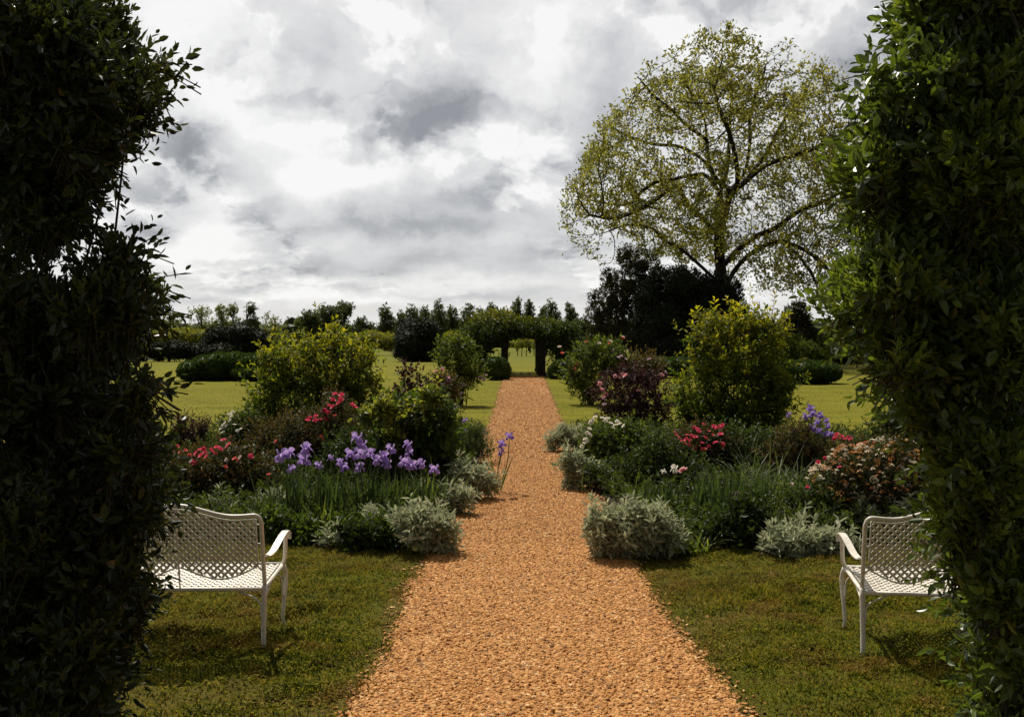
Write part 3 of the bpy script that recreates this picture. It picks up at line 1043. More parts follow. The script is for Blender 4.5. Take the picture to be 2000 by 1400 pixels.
d = 4.3
EL = [(40, -40, 190, 130), (60, 100, 170, 130), (165, 60, 80, 80), (170, 180, 105, 75), (255, 195, 60, 55), (225, 130, 35, 25), (305, 150, 38, 18), (262, 122, 14, 18), (150, 270, 85, 60), (205, 300, 32, 22), (90, 330, 115, 90), (150, 350, 55, 45), (60, 430, 110, 70),
      (100, 420, 55, 36), (0, 520, 45, 60), (40, 620, 120, 80), (200, 610, 95, 60), (235, 525, 55, 50), (275, 560, 40, 42), (245, 490, 18, 22), (285, 605, 38, 25), (120, 680, 140, 90), (230, 650, 60, 36), (40, 780, 120, 100), (130, 770, 60, 40),
      (170, 805, 70, 40), (225, 800, 50, 24), (258, 780, 26, 24), (275, 752, 10, 16), (150, 900, 160, 90), (240, 890, 80, 56), (285, 930, 50, 56), (90, 1020, 150, 110), (220, 1010, 90, 70), (282, 985, 36, 46), (190, 1110, 95, 65), (228, 1130, 40, 30), (100, 1180, 140, 100), (225, 1200, 65, 60),
      (250, 1175, 30, 30), (80, 1300, 140, 110), (190, 1300, 60, 60), (50, 1420, 140, 120), (150, 1420, 60, 70), (40, 1560, 150, 120)]
EL += [(0, 200, 70, 130, 0), (10, 340, 70, 100, 0), (-20, 60, 60, 120, 0), (60, 1230, 120, 90, -.3), (30, 1330, 120, 95, -.3), (120, 1390, 90, 80, -.25), (150, 1260, 60, 70, -.2), (30, 1100, 90, 90, -.3)]
EL = [e if len(e) > 4 else e + (0,) for e in EL]
lob_l = [lob(x, y, d + o_ + .35 * math.sin(x * .05 + y * .013), rx - min(24, .45 * rx), ry - min(24, .45 * ry), max(.14, min(.5, rx / F * d * 1.1))) for x, y, rx, ry, o_ in EL]
tall_evergreen('dark ragged tall evergreen shrub covering the end of the bench near the pink roses',
               (P(30, 1400, d)[0], d, 0), lob_l, 11500, 'laurel_dark', 31, .046, .018, .30)
d = 4.2
ER = [(1960, -40, 200, 120), (1880, 60, 130, 110), (1825, 60, 60, 70), (1795, 30, 25, 40), (1835, 170, 80, 70), (1780, 185, 50, 46), (1722, 158, 28, 10), (1915, 200, 120, 110), (1785, 290, 85, 75), (1725, 262, 28, 30), (1900, 340, 140, 110), (1760, 390, 85, 60), (1700, 345, 42, 42),
      (1710, 405, 30, 35), (1850, 470, 120, 80), (1760, 450, 60, 35), (1960, 480, 90, 110), (1750, 555, 90, 55), (1690, 560, 48, 36), (1670, 600, 38, 22), (1870, 600, 130, 90), (1760, 640, 80, 45), (1710, 640, 40, 30), (1940, 660, 100, 100), (1820, 700, 85, 55), (1735, 695, 32, 24), (1780, 755, 50, 38),
      (1880, 780, 90, 80), (1830, 800, 55, 50), (1960, 800, 80, 100), (1900, 890, 80, 70), (1860, 880, 48, 45), (1960, 930, 80, 90), (1900, 990, 70, 60), (1855, 1000, 24, 32), (1955, 1060, 80, 80), (1890, 1090, 48, 50), (1965, 1160, 65, 70), (1925, 1180, 36, 45), (1985, 1270, 60, 75), (1945, 1280, 32, 40),
      (1990, 1380, 65, 85), (1955, 1370, 34, 40), (2000, 1500, 70, 90), (2080, 300, 130, 400), (2080, 900, 120, 400)]
lob_r = [lob(x, y, d + .35 * math.sin(x * .06 + y * .011), rx - min(16, .35 * rx), ry - min(16, .35 * ry), max(.14, min(.5, rx / F * d * 1.1))) for x, y, rx, ry in ER]
tall_evergreen('glossy green tall evergreen shrub covering part of the bench near the pale spirea',
               (P(2040, 1400, d)[0], d, 0), lob_r, 11500, 'laurel', 32, .050, .021, .42)

# ------------------------------------------------------------------ benches
def bench(label, x_post, d_rear, sgn, half, yaw=0.0):
    """lattice garden loveseat seen from behind; sgn -1: it runs towards -X from the post seen, +1: towards +X"""
    y0 = d_rear                                # rear leg
    depth = .50
    W = 2 * half
    root = thing('garden_bench', label, 'bench', (x_post + sgn * half, y0 + depth / 2, 0), 'white lattice garden benches')
    X = lambda u: x_post + sgn * u             # u from 0 (seen end) to W
    seat_r, seat_f = .375, .415                # seat height at the rear and front
    zs = lambda t: seat_r + (seat_f - seat_r) * t
    # rear posts lean back a little
    def back_y(z):
        return y0 + .02 - .10 * max(0, (z - .40)) / .5
    top_end, top_mid = .845, .902
    def top(u):
        s = min(u, W - u) / half               # 0 end .. 1 middle
        if s < .32:
            return top_end - .012 * math.sin(s / .32 * math.pi * .5)
        k = (s - .32) / .68
        return top_end - .012 + (top_mid - top_end + .012) * (3 * k * k - 2 * k ** 3)
    def bot(u):
        s = min(u, W - u) / half
        return .53 - .085 * math.sin(s * math.pi) ** 1.3 - .02 * s
    mat = M['paint']
    # seat: woven diagonal straps inside a frame
    def lattice(name, inside, place, ulim, vlim, pitch, width, th):
        g = Geo()
        step = pitch * .25
        for sg in (1, -1):
            k0 = int((ulim[0] - vlim[1]) / pitch) - 2
            k1 = int((ulim[1] + vlim[1]) / pitch) + 2
            for k in range(k0, k1):
                c = k * pitch * 1.0
                run = []
                for vv in np.arange(vlim[0], vlim[1] + step, step):
                    uu = c + sg * vv
                    if inside(uu, vv):
                        run.append((uu, vv))
                    else:
                        if len(run) > 1:
                            emit(g, run, sg, width, th, place)
                        run = []
                if len(run) > 1:
                    emit(g, run, sg, width, th, place)
        return g.build(name, mat, root)
    def emit(g, run, sg, width, th, place):
        a = np.array(run)
        n2 = np.array([1, -sg]) / math.sqrt(2) * width / 2
        ph = .0022 * np.sin(np.arange(len(a)) * math.pi / 2 + (0 if sg > 0 else math.pi)) + sg * .0012
        rows = []
        for (off, dz) in ((n2, th), (n2, 0), (-n2, 0), (-n2, th)):
            rows.append(np.array([place(u + off[0], v + off[1], dz + q) for (u, v), q in zip(a, ph)]))
        v = np.stack(rows, 1).reshape(-1, 3)
        q = []
        for i in range(len(a) - 1):
            for j in range(4):
                q.append([4 * i + j, 4 * i + (j + 1) % 4, 4 * i + 4 + (j + 1) % 4, 4 * i + 4 + j])
        g.add(v, q=q)
    fr = .018
    seat = lattice('seat', lambda u, v: fr < u < W - fr and fr < v < depth - fr, lambda u, v, h: np.array([X(u), y0 + v, zs(v / depth) + h]), (0, W), (0, depth), .044, .0142, .005)
    ins = .035
    rest = lattice('backrest', lambda u, v: ins < u < W - ins and bot(u) + .004 < v < top(u) - .028, lambda u, v, h: np.array([X(u), back_y(v) + h, v]), (0, W), (.40, .95), .044, .0142, .005)
    # frames
    g = Geo()
    c4 = [np.array([X(u), y0 + v, zs(v / depth)]) for u, v in ((0, 0), (W, 0), (W, depth), (0, depth))]
    for i in range(4):
        a, b = c4[i], c4[(i + 1) % 4]
        tube(g, np.linspace(a, b, 4), .013, 8)
    g.build('seat_frame', mat, seat, True)
    g = Geo()
    us = np.concatenate([np.linspace(.0, .05, 6), np.linspace(.06, W - .06, 50), np.linspace(W - .05, W, 6)])
    def tz(u):
        e = min(u, W - u)
        return top(u) - (.05 - math.sqrt(max(0, .05 ** 2 - (.05 - e) ** 2)) if e < .05 else 0)
    zz = np.linspace(.39, tz(0) - .002, 10)
    line = [[X(0), back_y(z), z] for z in zz] + [[X(u), back_y(tz(u)), tz(u)] for u in us[1:-1]] + [[X(W), back_y(z), z] for z in zz[::-1]]
    tube(g, line, .0135, 8)
    g.build('back_frame', mat, root, True)
    g = Geo()
    uu = np.linspace(ins, W - ins, 60)
    ln = [[X(u), back_y(top(u) - .026), top(u) - .026] for u in uu]
    lb = [[X(u), back_y(bot(u)), bot(u)] for u in uu]
    tube(g, ln, .006, 6)
    tube(g, lb, .006, 6)
    for (u, e) in ((ins, 0), (W - ins, 0)):
        tube(g, [[X(u), back_y(z), z] for z in np.linspace(bot(u), top(u) - .026, 6)], .006, 6)
        for z in (bot(u) + .02, .66, top(u) - .06):
            tube(g, [[X(u), back_y(z), z], [X(0 if u < half else W), back_y(z), z]], .006, 6)
        tube(g, [[X(u), back_y(bot(u)), bot(u)], [X(0 if u < half else W), back_y(bot(u) - .03), bot(u) - .035]], .006, 6)
    g.build('panel_border', mat, rest, True)
    g = Geo()
    tube(g, [[X(half), back_y(z) - .004, z] for z in np.linspace(top(half) - .026, .385, 8)], .006, 6)
    g.build('centre_strut', mat, rest, True)
    # legs
    for u in (0, W):
        o = -1 if u == 0 else 1
        g = Geo()
        pts = smooth_line([[X(u), y0 + .01, .40], [X(u), y0 + .005, .25], [X(u + o * .004), y0 - .02, .10], [X(u + o * .012), y0 - .045, .0]], 10)
        tube(g, pts, np.linspace(.0185, .0135, 10), 8)
        tube(g, [pts[-1] + [0, 0, .012], pts[-1]], [.017, .018], 8)
        rear = g.build('leg', mat, root, True)
        g = Geo()
        pts = smooth_line([[X(u), y0 + depth, .41], [X(u + o * .012), y0 + depth + .035, .33], [X(u + o * .006), y0 + depth + .01, .18], [X(u), y0 + depth - .005, .07], [X(u + o * .004), y0 + depth + .02, .0]], 14)
        tube(g, pts, np.linspace(.017, .0115, 14), 8)
        front = g.build('leg', mat, root, True)
        # arched braces: along the seat and towards the front
        inn = -o
        for (e0, e1, e2) in (([X(u + inn * .012), y0 - .005, .20], [X(u + inn * .03), y0 + .0, .30], [X(u + inn * .15), y0 + .0, .365]),
                             ([X(u), y0 + .02, .20], [X(u), y0 + .04, .31], [X(u), y0 + .17, .375]),
                             ([X(u), y0 + depth - .01, .20], [X(u), y0 + depth - .04, .32], [X(u), y0 + depth - .17, .395])):
            g = Geo()
            tube(g, smooth_line([e0, e1, e2], 10), .0065, 6)
            g.build('brace', mat, front if e0[1] > y0 + .1 else rear, True)
        # armrest: flat bar that sweeps forward, scrolls over and drops to the seat corner
        g = Geo()
        line = smooth_line([[X(u), y0 + .0, .585], [X(u + o * .008), y0 + .06, .567], [X(u + o * .02), y0 + .16, .580], [X(u + o * .03), y0 + .30, .628], [X(u + o * .036), y0 + .42, .650], [X(u + o * .036), y0 + .485, .628], [X(u + o * .036), y0 + .488, .585]], 26)
        w = .022
        v = []
        tg = unit(np.gradient(line, axis=0))
        nn = np.cross(tg, np.array([sgn * 0 + 1., 0, 0]))
        for s_, h in ((-1, .0), (1, .0), (1, 1), (-1, 1)):
            v.append(line + np.array([s_ * w, 0, 0]) + nn * (.006 * (h - .5)))
        v = np.stack(v, 1).reshape(-1, 3)
        q = [[4 * i + j, 4 * i + (j + 1) % 4, 4 * i + 4 + (j + 1) % 4, 4 * i + 4 + j] for i in range(len(line) - 1) for j in range(4)]
        q += [[0, 1, 2, 3], [4 * len(line) - 1, 4 * len(line) - 2, 4 * len(line) - 3, 4 * len(line) - 4]]
        g.add(v, q=q)
        tube(g, smooth_line([[X(u + o * .03), y0 + .43, .642], [X(u + o * .028), y0 + .445, .55], [X(u + o * .02), y0 + .47, .47], [X(u), y0 + depth, .415]], 12), np.linspace(.0155, .014, 12), 8)
        g.build('armrest', mat, root)
    if yaw:                                    # turn about the rear leg that is seen
        c, s_ = math.cos(RAD(yaw)), math.sin(RAD(yaw))
        dx, dy = root.location.x - x_post, root.location.y - y0
        root.location.x, root.location.y = x_post + c * dx - s_ * dy, y0 + s_ * dx + c * dy
        root.rotation_euler.z = RAD(yaw)
    return root


bench('white lattice metal bench seen from behind, nearer the purple irises and pink roses', P(512, 1150, 5.93)[0], 5.97, -1, .52)
bench('white lattice metal bench seen from behind, in front of the pale spirea bush', P(1690, 1150, 5.85)[0], 5.89, 1, .47, -7.0)
#PART2
# ------------------------------------------------------------------ left bed
def S(name, label, cat, px, base_py, lobes_px, d=None, **kw):
    """shrub placed by photo pixels: foot at (px, base_py)"""
    d = d or dg(base_py)
    base = ((px - CX) / F * d, d, 0.0)
    lb = []
    for L in lobes_px:
        dd = d + (L[4] if len(L) > 4 else 0)
        lb.append(lob(L[0], L[1], dd, L[2], L[3]))
    return shrub(name, label, cat, base, lb, seed=int(px * 7 + base_py), **kw), d


golden = dict(LL=.105, LW=.048, mat='golden', m=7, SL=.26, young=.10, a0=80, a1=35, shell=.36, up=.9, tops=2.4, jut=.45)
S('golden_shrub', 'large yellow-tipped green shrub behind a spray of pink roses and purple irises', 'shrub', 620, 876,
  [(640, 730, 75, 62), (648, 668, 30, 34), (620, 690, 30, 34), (560, 730, 50, 48), (535, 700, 22, 28), (690, 730, 48, 52), (705, 700, 22, 30), (600, 790, 100, 62), (520, 790, 36, 46), (700, 800, 60, 60), (620, 845, 100, 36)],
  n=1500, stems=14, **golden)
S('golden_shrub', 'large yellow-tipped green shrub beside the dark purple-leaved rose bush and red roses', 'shrub', 1435, 868,
  [(1440, 700, 80, 70), (1450, 632, 36, 30), (1390, 655, 36, 38), (1365, 680, 24, 22), (1495, 650, 40, 40), (1500, 720, 45, 50), (1440, 770, 105, 62), (1360, 770, 42, 55), (1520, 745, 30, 40), (1505, 800, 40, 40), (1430, 830, 90, 34), (1350, 805, 30, 30)],
  n=1600, stems=14, **golden)

pinkred_kw = dict(LL=.05, LW=.030, mat='rose_leaf', m=7, SL=.16, young=.35, shell=.5, up=.6, stems=12, stem_r=.009)
r, d = S('rose_bush', 'rose bush with a tall spray of pink-red blooms before the golden shrub', 'rose bush', 650, 930,
         [(650, 850, 70, 60), (600, 860, 70, 55), (655, 795, 32, 30), (690, 870, 45, 40), (560, 890, 50, 34)], n=950, group='rose bushes', **pinkred_kw)
blooms(r, 'red_petal', [(655, 770), (667, 772), (650, 782), (666, 781), (662, 788), (642, 793), (634, 802), (641, 806), (688, 791), (617, 813), (605, 818), (600, 822), (625, 821), (637, 819), (650, 795), (616, 822), (693, 797)], d - .35, .10, jit=.08)
blooms(r, 'coral_petal', [(627, 853), (628, 858), (655, 812), (540, 862)], d - .5, .075)
blooms(r, 'red_petal', [(689, 844), (686, 848)], d - .6, .085)
r, d = S('rose_bush', 'low rose bush with a band of pink-red blooms behind the longer visible bench', 'rose bush', 425, 985,
         [(420, 905, 80, 48), (360, 920, 55, 45), (480, 925, 60, 45), (420, 950, 100, 38)], n=900, group='rose bushes', **pinkred_kw)
blooms(r, 'red_petal', [(391, 879), (400, 884), (384, 886), (397, 877), (424, 874), (430, 878), (412, 880), (436, 860), (445, 872), (489, 892), (404, 892), (393, 890), (381, 906), (376, 903)], d - .40, .085, jit=.1)
blooms(r, 'coral_petal', [(346, 872), (352, 884), (340, 894), (459, 896), (466, 900), (440, 912), (370, 890), (525, 927), (448, 868), (337, 884), (420, 886), (362, 880)], d - .45, .070, jit=.1)
blooms(r, 'pale_petal', [(443, 898), (355, 915), (470, 893)], d - .5, .06)

S('leafy_shrub', 'broad-leaved green shrub with lime young sprays between pink roses and the gravel path', 'shrub', 815, 960,
  [(810, 850, 62, 60), (770, 830, 40, 44), (850, 800, 42, 34), (815, 790, 44, 30), (865, 850, 34, 52), (800, 910, 66, 40), (850, 905, 40, 40)],
  n=560, LL=.095, LW=.066, mat='green', m=6, SL=.2, young=.10, stems=12, a0=85, a1=45, shell=.5)
S('lime_shrub', 'bright lime-yellow layered sprays of leaves showing beside the pink-red rose spray', 'shrub', 765, 900,
  [(745, 797, 26, 7), (772, 800, 24, 8), (835, 775, 26, 10), (857, 778, 18, 10), (715, 812, 16, 10), (765, 850, 12, 20)], n=150, d=11.8, LL=.08, LW=.055, mat='lily', m=6, SL=.15, young=.8, stems=5, a0=80, a1=40, shell=.8, up=.2)
S('purple_shrub', 'purple-leaved shrub with upright dark shoots behind the broad-leaved green shrub', 'shrub', 800, 885,
  [(800, 745, 16, 26), (790, 720, 5, 14), (830, 770, 26, 26), (780, 780, 22, 30), (815, 820, 40, 40)], n=330, LL=.07, LW=.045, mat='purple', m=6, SL=.2, young=.3, stems=8)
r, d = S('rose_bush', 'thin tall rose bush with a few pale pink blooms near the path edge', 'rose bush', 872, 868,
         [(870, 770, 24, 44), (855, 740, 14, 20), (885, 760, 14, 30), (870, 820, 24, 34)], n=300, group='rose bushes', LL=.055, LW=.035, mat='bronze', m=6, SL=.16, young=.3, stems=8)
blooms(r, 'pink_petal', [(863, 722), (867, 763), (851, 726), (862, 770), (875, 738), (873, 748), (824, 754)], d - .2, .11, jit=.1)
blooms(r, 'mauve_petal', [(865, 720), (877, 742), (889, 801)], d - .1, .10)
S('bronze_shrub', 'upright brown-purple twiggy shrub at the lawn edge behind the low pink-red roses', 'shrub', 370, 896,
  [(370, 845, 32, 30), (350, 830, 12, 18), (395, 830, 12, 18), (370, 875, 38, 22)], n=380, LL=.05, LW=.02, mat='purple', m=7, SL=.2, young=.2, up=1.2, stems=14)
r, d = S('white_rose_bush', 'small bush dotted with white flowers at the lawn edge beside the golden shrub', 'rose bush', 455, 905,
         [(450, 840, 26, 32), (480, 830, 30, 34), (470, 870, 46, 34)], n=420, LL=.05, LW=.03, mat='dark_green', m=7, SL=.16, young=.4, stems=8)
blooms(r, 'white_petal', [(448, 811), (452, 816), (440, 826), (437, 831), (445, 833), (432, 838), (450, 822), (458, 830), (463, 842), (436, 845), (471, 838), (455, 806)], d - .3, .085, jit=.1)
S('bronze_shrub', 'dark reddish-brown low shrub between the white-flowered bush and the pink-red rose spray', 'shrub', 540, 925,
  [(520, 850, 45, 34), (570, 840, 40, 36), (545, 890, 70, 36), (600, 890, 40, 34)], n=750, LL=.045, LW=.022, mat='bronze', m=7, SL=.16, young=.3, stems=12)
S('dark_shrub', 'dark green low shrub half hidden by the tall ragged evergreen and its white bench', 'shrub', 290, 960,
  [(300, 890, 50, 50), (250, 900, 60, 60), (330, 930, 40, 36), (280, 850, 40, 30)], n=500, LL=.05, LW=.025, mat='dark_green', m=7, SL=.16, young=.3, stems=8)
S('dark_shrub', 'dark green mound of small leaves between the golden shrub and the purple irises', 'shrub', 700, 955,
  [(690, 880, 60, 46), (740, 890, 50, 46), (660, 920, 60, 34), (580, 930, 50, 36), (520, 930, 40, 40)], n=800, LL=.05, LW=.03, mat='dark_green', m=7, SL=.16, young=.15, stems=12)
S('catmint', 'grey-green airy clump with faint mauve tips spilling onto the path edge', 'perennial', 925, 905,
  [(920, 868, 34, 26), (945, 880, 18, 20), (900, 850, 20, 22), (930, 845, 12, 18)], n=420, LL=.06, LW=.012, mat='chives', m=8, SL=.2, young=.1, up=1.1, stems=0)


def silver(label, px, base_py, lobes, n, d=None, LL=.092, LW=.029, m=8, SL=.14):
    return S('silver_plant', label, 'silver plant', px, base_py, lobes, d=d, n=n, group='silver-leaved edging plants', LL=LL, LW=LW, mat='silver', m=m, SL=SL, young=.35, up=.9, stems=0, a0=72, a1=25, shell=.55, droop=.28)


silver('big silver-leaved clump at the path corner of the iris bed, beside the gravel', 838, 1080, [(835, 1036, 50, 26), (800, 1022, 28, 22), (868, 1048, 28, 22), (835, 1005, 18, 12)], 300)
silver('dull silver-leaved clump under the purple irises, one row in from the lawn', 720, 1060, [(725, 1012, 24, 18), (745, 1020, 20, 18)], 34, d=9.2)
silver('silver-leaved tuft just above the high middle of the white bench back, by the irises', 545, 1010, [(545, 978, 16, 16), (580, 990, 12, 10), (500, 990, 16, 10)], 46)
silver('small silver tuft behind the bench back near the ragged evergreen', 425, 1010, [(420, 985, 16, 10), (450, 990, 12, 8)], 26)
silver('grey silver-leaved drift along the gravel edge beside catmint and iris bed', 945, 975, [(935, 938, 26, 20), (905, 925, 15, 20), (955, 948, 14, 14), (910, 955, 20, 14)], 220)
silver('small silver clump low at the gravel edge between the big corner clump and the drift', 905, 1005, [(903, 975, 16, 22), (890, 990, 16, 14)], 60)
silver('pair of grey-green rosettes at the grass edge below the irises', 650, 1072, [(640, 1058, 18, 8), (680, 1057, 16, 9)], 30)
S('leafy_perennial', 'dark broad-leaved perennial at the bed front beside the big silver corner clump', 'perennial', 745, 1074,
  [(740, 1050, 40, 22), (700, 1045, 36, 22), (770, 1060, 20, 14)], n=230, LL=.07, LW=.04, mat='dark_green', m=6, SL=.12, young=.2, stems=0)
S('leafy_perennial', 'dark mottled perennial at the bed front nearest the bench armrest', 'perennial', 600, 1066,
  [(590, 1045, 44, 20), (545, 1040, 30, 20), (530, 1020, 24, 24)], n=230, LL=.07, LW=.035, mat='green', m=6, SL=.12, young=.1, stems=0)


def blade_clump(name, label, cat, px, base_py, n, L, W, mat, droop=.5, wid=.3, spread=.35, d=None, group=None, young=.3, seed=0, segs=6):
    rng = np.random.default_rng(int(px * 3 + base_py + seed))
    d = d or dg(base_py)
    x0 = (px - CX) / F * d
    root = thing(name, label, cat, (x0, d, 0), group)
    g = Geo()
    base = np.stack([x0 + rng.normal(0, wid, n), d + rng.normal(0, wid * .6, n), np.zeros(n)], 1)
    dd = unit(np.stack([rng.normal(0, spread, n), rng.normal(0, spread, n), np.ones(n)], 1))
    bent_blades(g, rng, base, dd, L * rng.uniform(.55, 1.15, n), W * rng.uniform(.7, 1.2, n), droop * rng.uniform(.1, 1.6, n), segs, 0, np.clip(young * rng.uniform(0, 2, n), 0, 1))
    g.build('leaves', M[mat], root)
    return root


bl = dict(mat='blade', droop=.16, spread=.17, W=.032, young=.08)
blade_clump('iris_clump', 'clump of upright sword leaves under the two close iris blooms near the bench', 'iris clump', 575, 1048, 60, .62, d=9.7, wid=.17, **bl)
blade_clump('iris_clump', 'broad clump of bluish sword leaves below the small pale lone iris', 'iris clump', 650, 1046, 60, .62, d=9.6, wid=.17, **bl)
blade_clump('iris_clump', 'dense clump of sword leaves below the tallest group of purple iris blooms', 'iris clump', 715, 1040, 70, .62, d=9.8, wid=.18, **bl)
blade_clump('iris_clump', 'clump of sword leaves beside the big silver corner clump, under the twin iris stalks', 'iris clump', 790, 1030, 60, .56, d=9.9, wid=.17, **bl)
blade_clump('daylily', 'arching yellow-green grassy clump between the irises and the silver drift', 'daylily', 852, 1000, 80, .62, .018, 'lily', 1.0, .12, .4)
blade_clump('daylily', 'dark arching grassy clump behind the bench post and armrest', 'daylily', 535, 1050, 70, .45, .018, 'blade', .9, .16, .4, d=9.3)
blade_clump('daylily', 'narrow bright blade tuft standing at the bed front below the small lone iris', 'daylily', 632, 1040, 30, .42, .02, 'lily', .4, .05, .22, d=9.2)


def iris(label, spots, base_px, base_d, kind='iris_petal', size=.15, lean=0.0, leaves_n=7, group='tall bearded irises'):
    rng = np.random.default_rng(int(base_px * 13 + spots[0][1]))
    x0 = (base_px - CX) / F * base_d
    root = thing('iris', label, 'iris', (x0, base_d, 0), group)
    tops = [P(px, py, base_d - .03 + rng.normal(0, .03)) for px, py in spots]
    b = np.array([x0, base_d, 0.])
    g = Geo()
    hi = max(tops, key=lambda t: t[2])
    ln = smooth_line([b, b * .5 + hi * .5 + [rng.normal(0, .02), 0, 0], hi - [0, 0, size * .25]], 10)
    tube(g, ln, np.linspace(.008, .005, 10), 5)
    for t in tops:
        if t is not hi:
            k = np.argmin(np.abs(ln[:, 2] - (t[2] - .16)))
            tube(g, smooth_line([ln[k], ln[k] * .4 + t * .6 - [0, 0, .05], t - [0, 0, size * .25]], 6), .005, 5)
    g.build('stem', M['stem'], root)
    if leaves_n:
        g = Geo()
        n = leaves_n
        base = b + np.stack([rng.normal(0, .04, n), rng.normal(0, .03, n), np.zeros(n)], 1)
        bent_blades(g, rng, base, np.stack([rng.normal(0, .22, n), rng.normal(0, .12, n), np.ones(n)], 1), .55 * rng.uniform(.6, 1.1, n), .03, .3 * rng.uniform(0, 1.5, n), 6, 0, .2)
        g.build('leaves', M['blade'], root)
    for t in tops:
        put('bloom', IRIS[kind][rng.integers(3)], root, t, (rng.normal(0, .15), rng.normal(0, .15), rng.uniform(0, 6.28)), size * .80 * rng.uniform(.9, 1.15))
    return root


iris('purple iris with two blooms side by side, nearest the bench armrest', [(551, 889), (565, 884)], 570, 9.75, size=.165)
iris('purple iris with a pale upper bloom over a deeper lower one, near the bench', [(598, 875), (593, 897)], 605, 9.8, size=.165)
iris('purple iris with one small bloom low among sword leaves, under the nearest pair', [(569, 915)], 580, 9.6, size=.11)
iris('small pale lone iris bloom in the gap between the two main iris groups', [(646, 893)], 655, 9.8, size=.09)
iris('tallest purple iris, its two blooms stacked just below a red rose', [(697, 855), (706, 869)], 708, 9.95, size=.155)
iris('purple iris with one full bloom at the near-bench side of the tallest group', [(686, 886)], 692, 9.85, size=.185)
iris('purple iris with two stacked blooms directly under the tallest iris', [(704, 886), (702, 912)], 712, 9.7, size=.15)
iris('purple iris with one bloom just beside the tallest group, towards the path', [(723, 884)], 728, 9.85, size=.13)
iris('purple iris with three blooms, between the tallest group and the path-side stalks', [(763, 876), (755, 905), (749, 890)], 760, 9.8, size=.145)
iris('purple iris with two blooms one right above the other, tallest of the path-side stalks', [(796, 868), (799, 884)], 797, 9.95, size=.125)
iris('purple iris with two wide blooms level with each other, nearest the silver corner clump', [(790, 902), (804, 908)], 798, 9.7, size=.15)
iris('purple iris with a single small bloom farthest along towards the silver drift', [(848, 916)], 850, 9.9, size=.13)
iris('pale purple iris low between the nearest pair and the lone small bloom', [(622, 908)], 628, 9.7, size=.12)
iris('small purple iris half hidden among leaves under the two stacked blooms', [(672, 912), (664, 902)], 676, 9.65, size=.11)
iris('small purple iris in the middle of the row between the tallest group and three-bloom stalk', [(736, 898)], 740, 9.7, size=.12)
iris('small pale purple iris between the twin wide blooms and the farthest single one', [(822, 905)], 826, 9.8, size=.11)
iris('violet iris leaning over the gravel, taller of the path-edge blooms', [(995, 851)], 972, 12.2, 'deep_iris_petal', .13, leaves_n=4)
iris('violet iris leaning over the gravel, the lower one with two blooms in a column', [(980, 866), (979, 882)], 966, 12.0, 'deep_iris_petal', .125, leaves_n=4)
iris('faint violet iris at the lawn strip beside the catmint', [(908, 821), (906, 842)], 905, 15.5, 'deep_iris_petal', .12, leaves_n=4)

# ------------------------------------------------------------------ right bed
r, d = S('purple_rose_bush', 'purple-leaved rose bush with pink blooms before the flat-topped clipped hedge', 'rose bush', 1240, 842,
         [(1240, 775, 60, 44), (1190, 770, 34, 44), (1285, 780, 40, 44), (1225, 735, 40, 24), (1240, 815, 78, 24), (1275, 745, 30, 24)], n=900, group='rose bushes', LL=.07, LW=.04, mat='purple', m=6, SL=.18, young=.2, stems=12)
blooms(r, 'pink_petal', [(1216, 732), (1222, 734), (1201, 735), (1292, 733), (1175, 761), (1183, 770), (1180, 764), (1246, 764), (1171, 750), (1178, 776), (1209, 738)], d - .4, .13, jit=.15)
blooms(r, 'mauve_petal', [(1177, 780), (1181, 790), (1213, 697), (1222, 702), (1207, 699), (1268, 702), (1300, 728)], d - .3, .11, jit=.1)
r, d = S('white_rose_bush', 'green bush with a cascade of cream-white blooms beside the silver path edging', 'rose bush', 1200, 925,
         [(1200, 855, 56, 34), (1160, 870, 30, 34), (1240, 860, 44, 34), (1200, 895, 74, 30)], n=800, LL=.05, LW=.03, mat='green', m=7, SL=.16, young=.2, stems=10)
blooms(r, 'white_petal', [(1163, 815), (1158, 821), (1154, 825), (1176, 817), (1182, 823), (1186, 818), (1192, 827), (1206, 824), (1202, 831), (1210, 829), (1219, 832), (1197, 836), (1150, 838), (1147, 846), (1152, 850), (1143, 858), (1140, 866), (1137, 872), (1148, 862), (1205, 822)], d - .35, .085, jit=.1)
r, d = S('rose_bush', 'rose bush thick with bright pink-red blooms in front of golden shrub', 'rose bush', 1365, 935,
         [(1365, 865, 48, 36), (1330, 880, 34, 34), (1400, 875, 34, 38), (1365, 905, 62, 26)], n=700, group='rose bushes', **pinkred_kw)
blooms(r, 'red_petal', [(1317, 847), (1320, 851), (1356, 836), (1363, 839), (1374, 829), (1394, 834), (1411, 831), (1406, 834), (1333, 862), (1341, 858), (1350, 852), (1358, 854), (1376, 855), (1380, 859), (1346, 870), (1357, 875), (1371, 866), (1398, 865), (1407, 849), (1411, 868), (1336, 866), (1348, 861), (1400, 837), (1365, 843), (1372, 878), (1384, 872)], d - .4, .088, jit=.12)
blooms(r, 'coral_petal', [(1377, 877), (1392, 850), (1341, 850), (1385, 842), (1326, 856)], d - .4, .06, jit=.1)
iris('tall violet iris against the mown lawn, highest bloom of its group', [(1583, 797), (1587, 808)], 1588, 13.2, 'deep_iris_petal', .135, leaves_n=5)
iris('violet iris with a paler bloom beside the tallest one, by the golden shrub', [(1573, 813), (1586, 836)], 1582, 13.0, 'deep_iris_petal', .13, leaves_n=5)
iris('violet iris with two blooms in the middle of the lawn-side group', [(1602, 811), (1596, 824)], 1598, 13.2, 'deep_iris_petal', .115, leaves_n=5)
iris('violet iris with three blooms nearest the red roses by the spirea', [(1614, 821), (1617, 832), (1612, 848)], 1612, 13.0, 'deep_iris_petal', .105, leaves_n=5)
